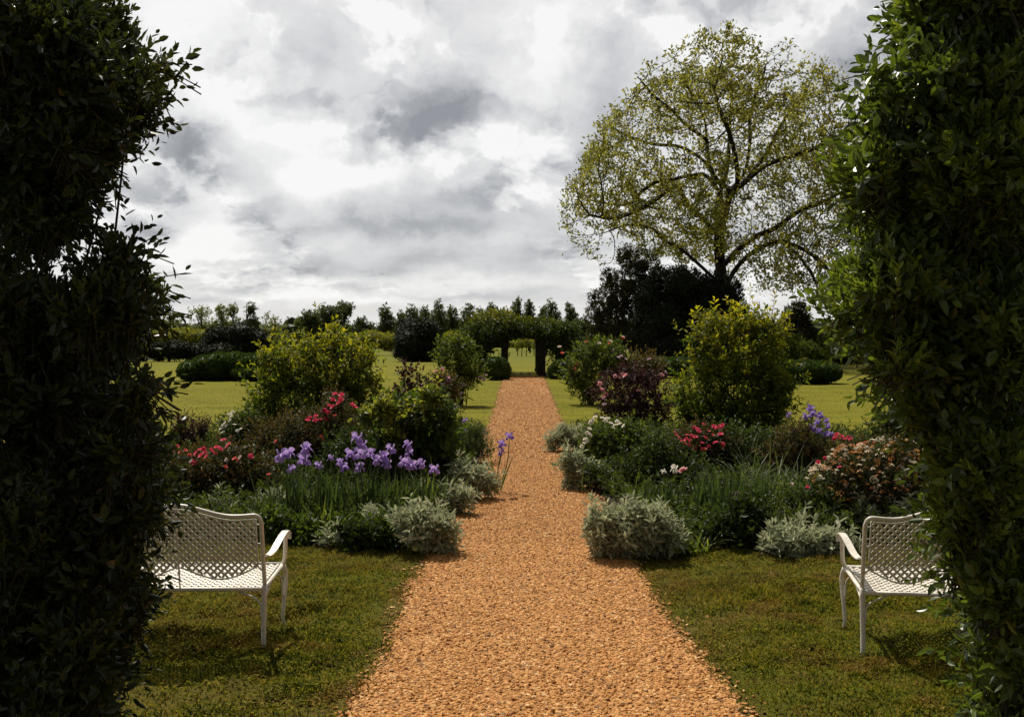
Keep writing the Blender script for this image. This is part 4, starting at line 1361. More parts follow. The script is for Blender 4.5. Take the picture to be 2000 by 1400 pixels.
iris('violet iris with two low blooms under the lawn-side group', [(1600, 841), (1622, 847)], 1605, 12.8, 'deep_iris_petal', .105, leaves_n=5)
iris('single violet iris close against the flank of the golden shrub', [(1541, 810)], 1544, 14.0, 'deep_iris_petal', .12, leaves_n=4)
r, d = S('rose_bush', 'low rose bush with a flat row of red blooms between violet irises and spirea', 'rose bush', 1645, 925,
         [(1640, 885, 40, 24), (1670, 880, 40, 22)], n=300, group='rose bushes', **pinkred_kw)
blooms(r, 'red_petal', [(1632, 851), (1638, 856), (1644, 853), (1650, 857), (1657, 855), (1662, 858), (1628, 857), (1635, 848)], d - .3, .085, jit=.1)
blooms(r, 'coral_petal', [(1682, 866), (1690, 864), (1698, 867), (1706, 865), (1676, 868)], d - .3, .06)
r, d = S('spirea', 'rounded spirea bush covered in cream and orange-tan flower clusters behind a white bench', 'spirea', 1700, 1035,
         [(1700, 930, 80, 58), (1640, 950, 56, 52), (1770, 930, 70, 60), (1830, 930, 60, 60), (1700, 985, 110, 40), (1660, 905, 40, 30), (1740, 885, 50, 26)], n=1100, LL=.042, LW=.02, mat='rose_leaf', m=8, SL=.17, young=.22, stems=16)
srng = np.random.default_rng(4)
lbs = [lob(1700, 930, d, 84, 60), lob(1640, 950, d, 60, 54), lob(1770, 930, d, 74, 62), lob(1740, 885, d, 54, 28), lob(1660, 905, d, 44, 32)]
pp, nn = sample_lobes(srng, lbs, 620, .12, deep=.9)
sel = (nn[:, 1] < .25) | (nn[:, 2] > .4)
pp, nn = pp[sel], nn[sel]
for i in range(min(96, len(pp))):
    hi = pp[i][2] > 1.9 - (915 - HY) / F * d
    pk = 'peach_petal' if srng.uniform() < (.75 if hi else .3) else 'cream_petal'
    q = put('flower_cluster', TUFT[pk][i % 3], r, pp[i] + nn[i] * .02, (srng.normal(0, .3) + .6, srng.normal(0, .4), srng.uniform(0, 6)), srng.uniform(.06, .095))
for pk in ('cream_petal', 'peach_petal'):
    sg = Geo()
    pe = pp[96:][::2] if pk == 'cream_petal' else pp[97:][::2]
    for c in pe:
        k = 14
        a_ = srng.uniform(0, 6.28, k)
        q_ = c + np.stack([np.cos(a_), np.sin(a_), 0 * a_], 1) * srng.uniform(0, .026, (k, 1)) + np.array([0, 0, .02])
        q_[:, 2] += .02 - ((q_ - c)[:, :2] ** 2).sum(1) * 25
        for w_ in range(3):
            flat_leaves(sg, q_, rdir(srng, k) * [1, 1, .4], np.tile([0, -.3, 1.], (k, 1)), .012, .010)
    tag(sg.build('small_flower_clusters', M[pk], r), kind='stuff')
blooms(r, 'red_petal', [(1598, 903), (1610, 895), (1640, 913), (1577, 952)], d - .6, .06)
S('bronze_shrub', 'brown-leaved low growth in front of violet irises, beside the spirea', 'shrub', 1560, 930,
  [(1550, 860, 40, 34), (1590, 880, 40, 30), (1530, 890, 40, 34), (1560, 840, 24, 24)], n=520, LL=.04, LW=.02, mat='bronze', m=7, SL=.15, young=.4, stems=10, d=13.0)
S('dark_shrub', 'small dark bush on the lawn edge beside the glossy tall evergreen', 'shrub', 1735, 880,
  [(1735, 830, 36, 32), (1770, 840, 34, 34), (1715, 845, 20, 20), (1790, 810, 30, 30)], n=420, LL=.07, LW=.03, mat='dark_green', m=7, SL=.2, young=.25, stems=10)
S('dark_shrub', 'dark green mass of small leaves between the white cascade and the red roses', 'shrub', 1290, 960,
  [(1290, 880, 46, 40), (1260, 910, 56, 36), (1330, 920, 60, 32), (1200, 930, 60, 30)], n=850, LL=.05, LW=.026, mat='dark_green', m=7, SL=.16, young=.35, stems=12)
S('dark_shrub', 'dark loose growth behind the arching grass, under the golden shrub by violet irises', 'shrub', 1470, 930,
  [(1470, 870, 60, 36), (1420, 860, 40, 36), (1520, 880, 50, 36), (1480, 905, 80, 26)], n=800, LL=.055, LW=.024, mat='dark_green', m=7, SL=.16, young=.3, stems=12, d=13.6)
S('dark_shrub', 'dark foliage under the near side of the spirea beside the bench', 'shrub', 1590, 1042,
  [(1580, 985, 46, 36), (1620, 1010, 56, 26), (1540, 1000, 40, 36)], n=500, LL=.05, LW=.026, mat='dark_green', m=7, SL=.14, young=.25, stems=8)
S('leafy_perennial', 'dark bushy perennial hung with a pale pink ball flower in the bed front', 'perennial', 1450, 1072,
  [(1440, 1030, 46, 40), (1480, 1040, 40, 34), (1400, 1040, 30, 30), (1460, 1000, 30, 30)], n=600, LL=.055, LW=.03, mat='dark_green', m=7, SL=.14, young=.1, stems=8)
silver('large silver-leaved mound at the path corner, opposite the iris bed corner clump', 1225, 1090, [(1215, 1040, 54, 38), (1178, 1030, 24, 34), (1270, 1040, 40, 34), (1190, 1062, 36, 22), (1300, 1056, 24, 22), (1240, 1012, 40, 16)], 470)
silver('silver drift along the gravel edge below the white cascade', 1140, 955, [(1130, 920, 26, 24), (1112, 905, 14, 20), (1158, 934, 18, 20), (1120, 940, 18, 14)], 240)
silver('farthest silver-grey mound along the gravel, next to the lawn strip', 1105, 882, [(1105, 856, 30, 18), (1082, 864, 12, 14), (1133, 862, 16, 18)], 220)
silver('long low silver-leaved row at the grass edge beside the bench', 1580, 1088, [(1530, 1066, 36, 17), (1590, 1066, 38, 17), (1640, 1068, 30, 17), (1498, 1070, 16, 12)], 270)
silver('upright silver spike rising from the low silver row by the bench', 1556, 1076, [(1556, 1040, 12, 24), (1556, 1060, 16, 18)], 26)
silver('silver tuft standing just over the lower end of the bench back, below spirea', 1695, 1045, [(1692, 1010, 12, 24), (1720, 1022, 14, 12), (1755, 1010, 8, 26), (1770, 1008, 8, 24)], 70, d=9.4)
blade_clump('iris_clump', 'clump of bluish sword leaves in mid bed below the red roses', 'iris clump', 1400, 1062, 95, .60, d=9.9, wid=.22, **bl)
blade_clump('iris_clump', 'clump of sword leaves right behind the large silver corner mound', 'iris clump', 1290, 1040, 60, .48, d=10.2, wid=.22, **bl)
blade_clump('iris_clump', 'tall clump of sword leaves beside the pink ball flower', 'iris clump', 1470, 1040, 70, .55, d=10.2, wid=.2, **bl)
blade_clump('daylily', 'arching pale-edged grassy clump in front of the golden shrub base', 'daylily', 1500, 985, 190, .80, .015, 'chives', 1.0, .24, .42)
blade_clump('daylily', 'tangle of arching grassy leaves behind red roses, under golden shrub', 'daylily', 1440, 935, 120, .7, .015, 'chives', 1.0, .24, .4)
blade_clump('chives', 'tuft of thin grassy leaves with straw tips behind the low silver row', 'chives', 1555, 1050, 150, .42, .008, 'chives', .4, .15, .22, young=.6)
blade_clump('daylily', 'small yellow-green fan of leaves at the bed front by the silver mound', 'daylily', 1375, 1082, 40, .30, .022, 'lily', .7, .06, .4)
blade_clump('daylily', 'loose grassy clump between the white cascade and the mid bed sword leaves', 'daylily', 1240, 965, 90, .5, .014, 'lily', .9, .25, .4)
S('leafy_perennial', 'yellow-green ferny perennial beside the thin grassy tuft', 'perennial', 1500, 1015,
  [(1500, 985, 34, 24), (1530, 975, 26, 22), (1475, 990, 22, 20)], n=240, LL=.055, LW=.018, mat='lily', m=8, SL=.16, young=.15, stems=0)
S('leafy_perennial', 'low pale-edged perennial at the grass edge beside the yellow-green fan', 'perennial', 1320, 1090,
  [(1320, 1075, 26, 10), (1350, 1076, 18, 9)], n=80, LL=.05, LW=.028, mat='green', m=6, SL=.08, young=.6, stems=0)
S('leafy_perennial', 'yellow-green flowering tuft tucked into the large silver corner mound', 'perennial', 1272, 1060,
  [(1275, 1018, 26, 18), (1262, 1030, 18, 14)], n=110, LL=.03, LW=.015, mat='lily', m=8, SL=.10, young=.7, stems=0, d=9.05)


def stalk(name, label, cat, px, py, base_py, kind, size, meshes=ROSE, d=None, n=7):
    d = d or dg(base_py)
    x0 = (px + 6 - CX) / F * d
    rng = np.random.default_rng(int(px + py))
    root = thing(name, label, cat, (x0, d, 0))
    t = P(px, py, d)
    g = Geo()
    b = np.array([x0, d, 0.])
    ln = smooth_line([b, b * .5 + t * .5 + [.02, 0, 0], t - [0, 0, .01]], 8)
    tube(g, ln, np.linspace(.006, .004, 8), 5)
    g.build('stem', M['stem'], root)
    g = Geo()
    ix = rng.uniform(.1, .75, n)
    pos = b + (t - b) * ix[:, None]
    leaves(g, pos, rdir(rng, n) * [1, 1, .4] + [0, 0, .3], np.tile([0, 0, 1.], (n, 1)), .10, .03)
    g.build('leaves', M['green'], root)
    put('bloom', meshes[kind][0], root, t, (.5, .1, rng.uniform(0, 6)), size)


stalk('iris', 'white iris with narrow upswept petals beside the pink poppy', 'iris', 1317, 915, 1020, 'white_petal', .095, IRIS, d=10.6)
stalk('iris', 'half-open white iris bud just beside the fully open white iris', 'iris', 1296, 920, 1020, 'white_petal', .06, IRIS, d=10.6)
stalk('poppy', 'pale pink open poppy standing alone in the middle of the bed', 'poppy', 1335, 920, 1020, 'pink_petal', .12, d=10.5)
stalk('peony', 'cream round peony bud near a red rose at the spirea', 'peony', 1545, 947, 1030, 'pale_petal', .075, d=10.2)
stalk('peony', 'faded mauve ball flower above the dark bushy perennial', 'peony', 1441, 966, 1045, 'mauve_petal', .09, d=9.8)
stalk('peony', 'small pink ball flower low in the dark bushy perennial', 'peony', 1461, 1012, 1070, 'pink_petal', .06, d=9.0)
stalk('rose', 'single pink-red rose bloom low beside the spirea', 'rose', 1577, 952, 1030, 'red_petal', .07, d=10.1)
stalk('rose', 'tiny coral bloom at the gravel side of the iris bed', 'rose', 893, 972, 1000, 'coral_petal', .06, d=10.6)

# ------------------------------------------------------------------ middle distance: path-side roses, clipped box, hedges
lp = dict(LL=.10, LW=.06, mat='green', m=6, SL=.30, young=.35, stems=14, shell=.6, simple=True)
r, d = S('rose_bush', 'tall loose light-green rose bush by the path, on the round holly side', 'rose bush', 900, 792,
         [(895, 700, 40, 34), (870, 690, 24, 30), (915, 730, 32, 34), (900, 672, 26, 18), (890, 750, 34, 34)], n=620, group='rose bushes', **lp)
blooms(r, 'mauve_petal', [(948, 733), (945, 742), (906, 752), (880, 745), (938, 738), (902, 770)], d - .3, .17, jit=.2)
r, d = S('rose_bush', 'tall loose light-green rose bush with orange flecks at the path, beside the purple-leaved one', 'rose bush', 1150, 790,
         [(1145, 710, 38, 36), (1180, 700, 36, 40), (1120, 725, 26, 32), (1160, 680, 30, 18), (1200, 690, 24, 30), (1145, 755, 38, 30)], n=760, group='rose bushes', **lp)
blooms(r, 'coral_petal', [(1127, 712), (1122, 720), (1145, 728), (1170, 732), (1098, 690), (1146, 668), (1190, 672), (1217, 660)], d - .3, .13, jit=.2)
blooms(r, 'pale_petal', [(1192, 667), (1216, 658), (1201, 684), (1093, 678), (1170, 671)], d - .3, .14, jit=.2)
S('rose_bush', 'brown-tinted rose bush just behind the purple-leaved one at the lawn', 'rose bush', 1245, 790,
  [(1240, 720, 40, 30), (1270, 715, 30, 26), (1210, 720, 30, 30)], n=420, group='rose bushes', LL=.09, LW=.05, mat='bronze', m=6, SL=.28, young=.3, stems=10, simple=True)


def clipped(name, label, px, base_py, lobes, n, mat='boxwood', LL=.10, group=None, d=None, young=.3, core=.93, depth=None):
    d = d or dg(base_py)
    rng = np.random.default_rng(int(px * 3 + base_py))
    root = thing(name, label, 'hedge' if 'hedge' in name else 'bush', ((px - CX) / F * d, d, 0), group)
    lb = [lob(x, y, d + rng.normal(0, .2), rx, ry, depth or (rx / F * d * .9)) for x, y, rx, ry in lobes]
    g = Geo()
    for i, (c, r) in enumerate(lb):
        ellipsoid(g, c, r * core, i, .05, 4, 24, 14, 0, 0.01)
    p, nr = sample_lobes(rng, lb, n, .06, deep=.9)
    dd = unit(nr + rng.normal(0, .5, (len(p), 3)) + [0, 0, .3])
    k = np.clip(lumpy(p * 1.5, 5) * .5 + .3, 0, 1)
    for j in range(3):
        d2 = unit(dd + rng.normal(0, .5, (len(p), 3)))
        flat_leaves(g, p - nr * LL * .4, d2, nr + rng.normal(0, .5, (len(p), 3)), LL * rng.uniform(.7, 1.3, len(p)), LL * .55, young * k * rng.uniform(0, 1.5, len(p)))
    g.build('foliage', M[mat], root)
    return root


clipped('box_ball', 'rounded clipped box bush at the gravel beside the arbor, nearer the light rose bush', 970, 742, [(970, 720, 27, 24), (985, 725, 14, 18)], 1500, LL=.09)
clipped('box_ball', 'rounded clipped box bush partly hidden by the orange-flecked rose bush', 1094, 740, [(1094, 722, 20, 20), (1080, 726, 12, 14)], 900, LL=.09)
clipped('clipped_hedge', 'lumpy clipped box hedge on the lawn, longer one, beside the golden shrub by irises', 430, 743,
        [(375, 724, 26, 20), (400, 718, 30, 24), (430, 714, 30, 27), (460, 714, 32, 27), (490, 716, 32, 26), (520, 718, 30, 25), (545, 722, 30, 22), (420, 728, 60, 16), (500, 728, 50, 16)], 7000, LL=.13, depth=1.1)
clipped('clipped_hedge', 'short clipped box hedge end peeping out beside the ragged evergreen', 220, 741, [(232, 724, 24, 18), (195, 722, 34, 20), (150, 722, 40, 20)], 2400, LL=.12, depth=1.0)
clipped('clipped_hedge', 'flat-topped clipped box hedge behind the purple-leaved rose bush', 1310, 738, [(1255, 718, 34, 20), (1290, 716, 34, 20), (1325, 716, 34, 20), (1360, 717, 34, 20), (1395, 718, 30, 20), (1230, 720, 26, 18)], 4200, LL=.13, depth=1.0)
clipped('clipped_hedge', 'rounded end of a clipped box hedge on the lawn beyond violet irises', 1590, 749, [(1605, 727, 38, 22), (1570, 725, 34, 23), (1530, 726, 34, 22), (1490, 728, 30, 20)], 3600, LL=.12, depth=1.0)

# ------------------------------------------------------------------ vine arbor across the path
def arbor():
    y0, y1 = 51.5, 60.0
    xw = lambda px, dd=y0: (px - CX) / F * dd
    root = thing('arbor', 'dark timber arbor over the gravel path carrying yellow-green vines', 'arbor', (xw(1020), y0, 0))
    posts = [(938, y0), (985, y0), (1059, y0), (1103, y0)]
    xs_ = [xw(p) for p, _ in posts]
    for yy_ in (y0, (y0 + y1) / 2, y1):
        for i, x in enumerate(xs_):
            g = Geo()
            w = .17 if i in (1, 2) else .12
            box(g, (x - w, yy_ - w, -.05), (x + w, yy_ + w, 2.22))
            box(g, (x - w - .04, yy_ - w - .04, 0), (x + w + .04, yy_ + w + .04, .18))
            box(g, (x - w - .03, yy_ - w - .03, 2.12), (x + w + .03, yy_ + w + .03, 2.20))
            g.build('post', M['old_wood'], root)
    for yy_ in (y0, (y0 + y1) / 2, y1):
        g = Geo()
        box(g, (xs_[0] - .5, yy_ - .06, 2.225), (xs_[-1] + .5, yy_ + .06, 2.42))
        g.build('beam', M['old_wood'], root)
    for x in np.linspace(xs_[0] - .3, xs_[-1] + .3, 12):
        g = Geo()
        box(g, (x - .04, y0 - .5, 2.424), (x + .04, y1 + .5, 2.54))
        g.build('rafter', M['old_wood'], root)
    # the climbing vine is a plant of its own
    v = thing('climbing_vine', 'yellow-green climbing vine heaped over the arbor and hanging at its sides', 'vine', (xs_[1] + .3, y0 + .3, 0))
    rng = np.random.default_rng(77)
    L = [lob(965, 632, y0 + .3, 46, 16, 1.6), (P(950, 645, y0)[0:3], np.array([.9, 1.6, .5])), lob(925, 655, y0 + .3, 16, 22, 1.0), lob(985, 622, y0 + 1.5, 36, 12, 2.2), lob(1020, 632, y0 + 1.5, 36, 9, 2.5), lob(1060, 636, y0 + .5, 46, 11, 2.0),
         lob(1095, 646, y0 + .5, 28, 12, 1.4), lob(1112, 655, y0 + .3, 16, 14, 1.0), lob(940, 672, y0, 14, 18, .5), lob(1020, 645, y0, 60, 8, .7), lob(960, 655, y0 + .2, 30, 10, .8), lob(1102, 668, y0 + .2, 14, 14, .6),
         (np.array([xw(1020), (y0 + y1) / 2, 2.75]), np.array([2.4, 4.6, .35])), lob(932, 674, y0 + .2, 20, 32, .7), lob(950, 664, y0, 14, 16, .5), lob(1090, 672, y0 + .4, 22, 28, .8), lob(1110, 680, y0 + .5, 16, 22, .8), (np.array([xw(1020), y0 + 3.5, 2.7]), np.array([3.0, 1.6, .3])), (np.array([xw(1020), y0 + 6.5, 2.7]), np.array([3.0, 2.0, .3])), lob(985, 660, y0 - .1, 12, 9, .4), lob(1058, 655, y0 - .1, 14, 10, .4)]
    p, nr = sample_lobes(rng, L, 5600, .40, deep=.6)
    p = p + nr * np.abs(rng.normal(0, .12, (len(p), 1)))
    p[:, 2] = np.where(p[:, 2] > 2.35, 2.35 + (p[:, 2] - 2.35) * np.where(p[:, 0] < xw(995), .88, .58), p[:, 2])
    open_ = (np.abs(p[:, 0] - xw(1022)) < .95) & (p[:, 2] < 2.36)
    p, nr = p[~open_], nr[~open_]
    d = unit(nr + rng.normal(0, .45, (len(p), 3)) - [0, 0, .1])
    g = Geo()
    shoots(g, rng, p - d * .1, d, .42, 7, .17, .09, np.clip(.03 + .9 * (p[:, 2] - 2.55), .02, .6), 0, simple=True, droop=.2)
    # hanging trails
    n = 170
    t0 = np.stack([rng.uniform(xs_[0] - .4, xs_[-1] + .4, n), y0 - .1 + rng.normal(0, .25, n), np.full(n, 2.4)], 1)
    nearp = np.abs(t0[:, 0] - xw(1022)) < .85
    ln = np.where(nearp, rng.uniform(.04, .14, n), rng.uniform(.2, .9, n))
    shoots(g, rng, t0, np.tile([0, 0, -1.], (n, 1)) + rng.normal(0, .12, (n, 3)), ln, 9, .13, .075, .2, 0, simple=True)
    # old growth climbing the posts, and leafy ends at the outer posts
    for (x, n, w, up) in ((xs_[0], 160, .22, 2.2), (xs_[1], 30, .18, 2.2), (xs_[2], 26, .18, 2.2), (xs_[3], 110, .2, 2.2)):
        q = np.stack([x + rng.normal(0, w, n), y0 + rng.normal(0, w, n), rng.uniform(.1, up, n)], 1)
        shoots(g, rng, q, rdir(rng, n), .18, 6, .11, .065, .1, 0, simple=True)
    g.build('foliage', M['vine'], v)
    for i, x in enumerate(xs_):
        w = .17 if i in (1, 2) else .12
        zz = np.linspace(0, 2.35, 26)
        s = Geo()
        tube(s, np.stack([x + (w + .04) * 1.25 * np.cos(zz * 3.1 + i), y0 + (w + .04) * 1.25 * np.sin(zz * 3.1 + i), zz], 1), np.linspace(.05, .025, 26), 6)
        s.build('stem', M['twig'], v)


arbor()

# ------------------------------------------------------------------ large tree
def colonize(limbs, attract, step, infl, kill, rng, iters=90, bias=None):
    """space colonisation from hand-placed limbs; returns node positions and parents"""
    pos, par = [], []
    for pts, parent_hint in limbs:
        line = smooth_line(pts, max(4, int(np.sum(np.linalg.norm(np.diff(pts, axis=0), axis=1)) / step)))
        if pos:
            A = np.array(pos)
            k = int(((A - line[0]) ** 2).sum(1).argmin())
        else:
            k = -1
        for i, q in enumerate(line):
            if k >= 0 and i == 0:
                continue
            pos.append(q)
            par.append(k)
            k = len(pos) - 1
    pos = np.array(pos)
    par = list(par)
    A = attract
    D = ((A[:, None, :] - pos[None]) ** 2).sum(-1)
    best, bd = D.argmin(1), D.min(1)
    for it in range(iters):
        act = bd < infl ** 2
        if not act.any():
            break
        ids = best[act]
        dirs = unit(A[act] - pos[ids])
        u, inv = np.unique(ids, return_inverse=True)
        acc = np.zeros((len(u), 3))
        np.add.at(acc, inv, dirs)
        nd = unit(unit(acc) + rng.normal(0, .22, acc.shape) + [0, 0, .05])
        new = pos[u] + nd * step
        n0 = len(pos)
        pos = np.concatenate([pos, new])
        par.extend(u.tolist())
        d2 = ((A[:, None, :] - new[None]) ** 2).sum(-1)
        b2, m2 = d2.argmin(1), d2.min(1)
        better = m2 < bd
        best = np.where(better, b2 + n0, best)
        bd = np.where(better, m2, bd)
        alive = bd > kill ** 2
        A, best, bd = A[alive], best[alive], bd[alive]
        if not len(A):
            break
    return pos, np.array(par)


def in_poly(px, py, poly):
    poly = np.array(poly, float)
    x, y = px[:, None], py[:, None]
    x0, y0 = poly[:, 0], poly[:, 1]
    x1, y1 = np.roll(x0, -1), np.roll(y0, -1)
    c = ((y0 > y) != (y1 > y)) & (x < (x1 - x0) * (y - y0) / (y1 - y0 + 1e-9) + x0)
    return c.sum(1) % 2 == 1


def big_tree():
    D = 75.0
    rng = np.random.default_rng(12)
    base = P(1413, 700, D)
    base[2] = 0
    root = thing('broad_tree', 'large broad-crowned tree in fresh yellow-green leaf, rising behind the dark evergreens', 'tree', base)
    def ln(pts, z0, z1):
        m = len(pts)
        return np.array([P(x, y, D + z0 + (z1 - z0) * i / (m - 1)) for i, (x, y) in enumerate(pts)])
    limbs = [
        (np.concatenate([[base], ln([(1412, 620), (1411, 560), (1407, 525), (1404, 463), (1416, 418), (1426, 370)], 0, 0)]), 0),
        (ln([(1426, 370), (1404, 356), (1386, 325), (1380, 272), (1375, 232), (1351, 184), (1333, 158), (1325, 140)], 0, 2), 0),
        (ln([(1426, 370), (1453, 339), (1464, 286), (1464, 232), (1475, 188), (1490, 150), (1496, 126)], 0, -2), 0),
        (ln([(1404, 463), (1369, 423), (1342, 401), (1329, 370), (1311, 365), (1285, 387), (1245, 410), (1200, 427), (1150, 420)], 0, -4), 0),
        (ln([(1412, 560), (1369, 520), (1333, 489), (1302, 472), (1271, 445), (1225, 440), (1180, 455)], 0, 3), 0),
        (ln([(1416, 418), (1404, 374), (1378, 343), (1351, 343), (1316, 350), (1280, 357), (1254, 374), (1227, 400), (1170, 395)], 0, 4), 0),
        (ln([(1412, 575), (1431, 534), (1457, 503), (1493, 480), (1528, 472), (1572, 489), (1608, 516), (1634, 548), (1650, 580)], 0, -3), 0),
        (ln([(1407, 525), (1435, 494), (1475, 463), (1515, 445), (1559, 414), (1603, 396), (1648, 374)], 0, 3), 0),
        (ln([(1426, 370), (1448, 362), (1493, 325), (1537, 308), (1581, 294), (1626, 275)], 0, -5), 0),
        (ln([(1448, 362), (1493, 305), (1528, 241), (1572, 184), (1590, 140)], -1, 4), 0),
        (ln([(1380, 272), (1342, 246), (1316, 219), (1280, 190), (1245, 150)], .5, -3), 0),
        (ln([(1386, 325), (1360, 303), (1324, 286), (1271, 281), (1218, 262), (1185, 240)], 0, 5), 0),
        (ln([(1404, 463), (1400, 400), (1420, 330), (1425, 250), (1430, 170), (1422, 116)], 0, 6), 0),
        (ln([(1404, 463), (1410, 410), (1440, 360), (1430, 280), (1400, 200)], 0, -7), 0),
        (ln([(1528, 472), (1560, 500), (1590, 545), (1600, 590)], -1.5, -4), 0),
    ]
    poly = [(1092, 440), (1098, 372), (1135, 330), (1150, 280), (1185, 232), (1225, 190), (1246, 160), (1290, 128), (1345, 116), (1405, 98), (1425, 118), (1450, 142), (1500, 112), (1530, 146), (1560, 164), (1600, 138), (1622, 180), (1645, 210), (1665, 262), (1690, 300), (1715, 380), (1730, 470), (1700, 560), (1640, 605), (1590, 590), (1545, 560), (1490, 560), (1450, 520), (1410, 500), (1380, 510), (1330, 490), (1250, 510), (1190, 512), (1145, 500), (1110, 490)]
    N = 20000
    px, py = rng.uniform(1080, 1735, N), rng.uniform(40, 610, N)
    ok = in_poly(px, py, poly)
    px, py = px[ok], py[ok]
    # clumpy, hollow crown
    rho = np.sqrt(((px - 1410) / 325) ** 2 + ((py - 330) / 300) ** 2)
    half = 11.0 * np.sqrt(np.clip(1 - np.clip(rho, 0, .97) ** 2, .05, 1))
    s = rng.uniform(-1, 1, len(px))
    s = np.sign(s) * np.abs(s) ** .6
    z = D + s * half
    A = np.array([P(x, y, D) for x, y in zip(px, py)])
    A[:, 1] = z
    rr = np.sqrt(rho ** 2 + s ** 2 * .6)
    keep = (rng.uniform(size=len(A)) < np.clip(rr * 1.15, .25, 1)) & (lumpy(A * .55, 8) > -.45)
    A = A[keep][:9500]
    pos, par = colonize(limbs, A, .40, 9.0, .52, rng, 130)
    n = len(pos)
    kids = np.bincount(par[par >= 0], minlength=n)
    w = np.zeros(n)
    rad = np.zeros(n)
    for i in range(n - 1, -1, -1):
        r = (w[i] ** (1 / 2.35)) if w[i] > 0 else .016
        rad[i] = r
        if par[i] >= 0:
            w[par[i]] += r ** 2.35
    rad = np.minimum(rad * np.where(rad > .05, 1.15, .95), .75)
    g = Geo()
    m = np.arange(n)[par >= 0]
    thick = rad[m] > .06
    for sel, k in ((m[thick], 7), (m[~thick], 3)):
        p0, p1 = pos[par[sel]], pos[sel]
        ext = unit(p1 - p0) * (rad[sel] * .25)[:, None]
        cones(g, p0 - ext, p1 + ext, np.minimum(rad[par[sel]], rad[sel] * 1.35), rad[sel], k)
    g.build('trunk', M['bark'], root)
    # leaves at the ends of the twigs
    tw = np.where((rad < .030) & (np.arange(n) > 150))[0]
    k = 13
    P0 = np.repeat(pos[tw], k, 0) + rng.normal(0, .22, (len(tw) * k, 3))
    par_d = np.repeat(unit(pos[tw] - pos[par[tw]]), k, 0)
    keep = rng.uniform(size=len(P0)) < np.clip(.58 + .75 * lumpy(P0 * .75, 15), .06, 1)
    P0, par_d = P0[keep], par_d[keep]
    dd = unit(par_d + rng.normal(0, .8, P0.shape) + [0, 0, .35])
    g = Geo()
    flat_leaves(g, P0, dd, rdir(rng, len(P0)), rng.uniform(.18, .38, len(P0)), rng.uniform(.10, .19, len(P0)), rng.uniform(0, 1, len(P0)) ** 2)
    g.build('crown', M['maple'], root)
    print('tree nodes', n, 'leaves', len(P0))


big_tree()

# ------------------------------------------------------------------ dark evergreens and other trees
def mass_tree(name, label, px, base_py, lobes, n, LL, mat, cat='tree', d=None, young=.2, shell=.22, core=.75, trunk_r=.15, deep=.6, m=6, group=None, depth=None):
    d = d or dg(base_py)
    rng = np.random.default_rng(int(px * 5 + base_py))
    base = np.array([(px - CX) / F * d, d, 0.])
    root = thing(name, label, cat, base, group)
    lb = [lob(x, y, d + rng.normal(0, .02) * d * .3, rx, ry, depth or rx / F * d * .9) for x, y, rx, ry in lobes]
    g = Geo()
    if core:
        for i, (c, r) in enumerate(lb):
            ellipsoid(g, c, r * core * .88, i, .16, 4, 20, 12, 0, .02)
    p, nr = sample_lobes(rng, lb, int(n * 1.5), shell, deep=deep)
    dd = unit(nr + rng.normal(0, .6, (len(p), 3)) + [0, 0, .35])
    shoots(g, rng, p - dd * LL, dd, LL * 1.8, m, LL, LL * .5, young, 0, 80, 35, simple=True)
    g.build('crown', M[mat], root)
    s = Geo()
    top = max(c[2] for c, r in lb)
    tube(s, smooth_line([base - [0, 0, .1], base + [trunk_r * .4, 0, top * .45], base + [0, 0, top * .9]], 8), np.linspace(trunk_r, trunk_r * .25, 8), 7)
    for c, r in lb:
        st = base + [0, 0, min(top * .8, max(.2, c[2] * .55))]
        tube(s, smooth_line([st, st * .45 + c * .55 + [0, 0, .05 * r[2]], c + [0, 0, r[2] * .5]], 6), np.linspace(trunk_r * .45, trunk_r * .1, 6), 5)
    s.build('trunk', M['bark'], root)
    return root


mass_tree('evergreen_tree', 'broad black-green evergreen mass in front of the large pale-leaved tree', 1355, 716,
          [(1300, 640, 66, 70), (1370, 620, 70, 74), (1430, 640, 40, 66), (1270, 585, 34, 40), (1330, 560, 50, 42), (1400, 575, 50, 44), (1350, 680, 110, 34), (1250, 660, 26, 44), (1290, 550, 24, 30)], 5200, .20, 'black_green', d=66, core=.84)
mass_tree('holly_tree', 'airy brownish dark tree beside the black-green evergreen mass, nearest the arbor', 1215, 712,
          [(1230, 560, 40, 44), (1195, 590, 34, 40), (1255, 520, 34, 34), (1225, 500, 22, 24), (1190, 545, 18, 22), (1170, 620, 30, 34), (1215, 640, 50, 44), (1180, 665, 40, 34), (1250, 590, 30, 50), (1160, 580, 12, 16)], 3000, .17, 'airy', d=70, core=.42, deep=.5)
mass_tree('round_holly', 'big round black-green bush alone on the lawn edge before the tree line', 815, 706,
          [(815, 668, 47, 42), (800, 650, 30, 30), (832, 655, 30, 34), (815, 690, 50, 18)], 2400, .17, 'black_green', 'bush', core=.88)
mass_tree('evergreen_shrub', 'wide dark evergreen bush behind the longer clipped box hedge', 460, 700,
          [(430, 665, 34, 30), (470, 655, 36, 26), (500, 668, 30, 26), (410, 678, 24, 20), (455, 682, 60, 16), (525, 680, 26, 16)], 2400, .20, 'black_green', 'bush', d=96, core=.85)
mass_tree('evergreen_shrub', 'low dark hedge-like bush at the far lawn edge beside the ragged evergreen', 330, 706,
          [(310, 686, 26, 18), (345, 684, 28, 19), (380, 688, 26, 17), (275, 688, 26, 17), (240, 686, 26, 20)], 2000, .18, 'black_green', 'bush', d=88, core=.85)
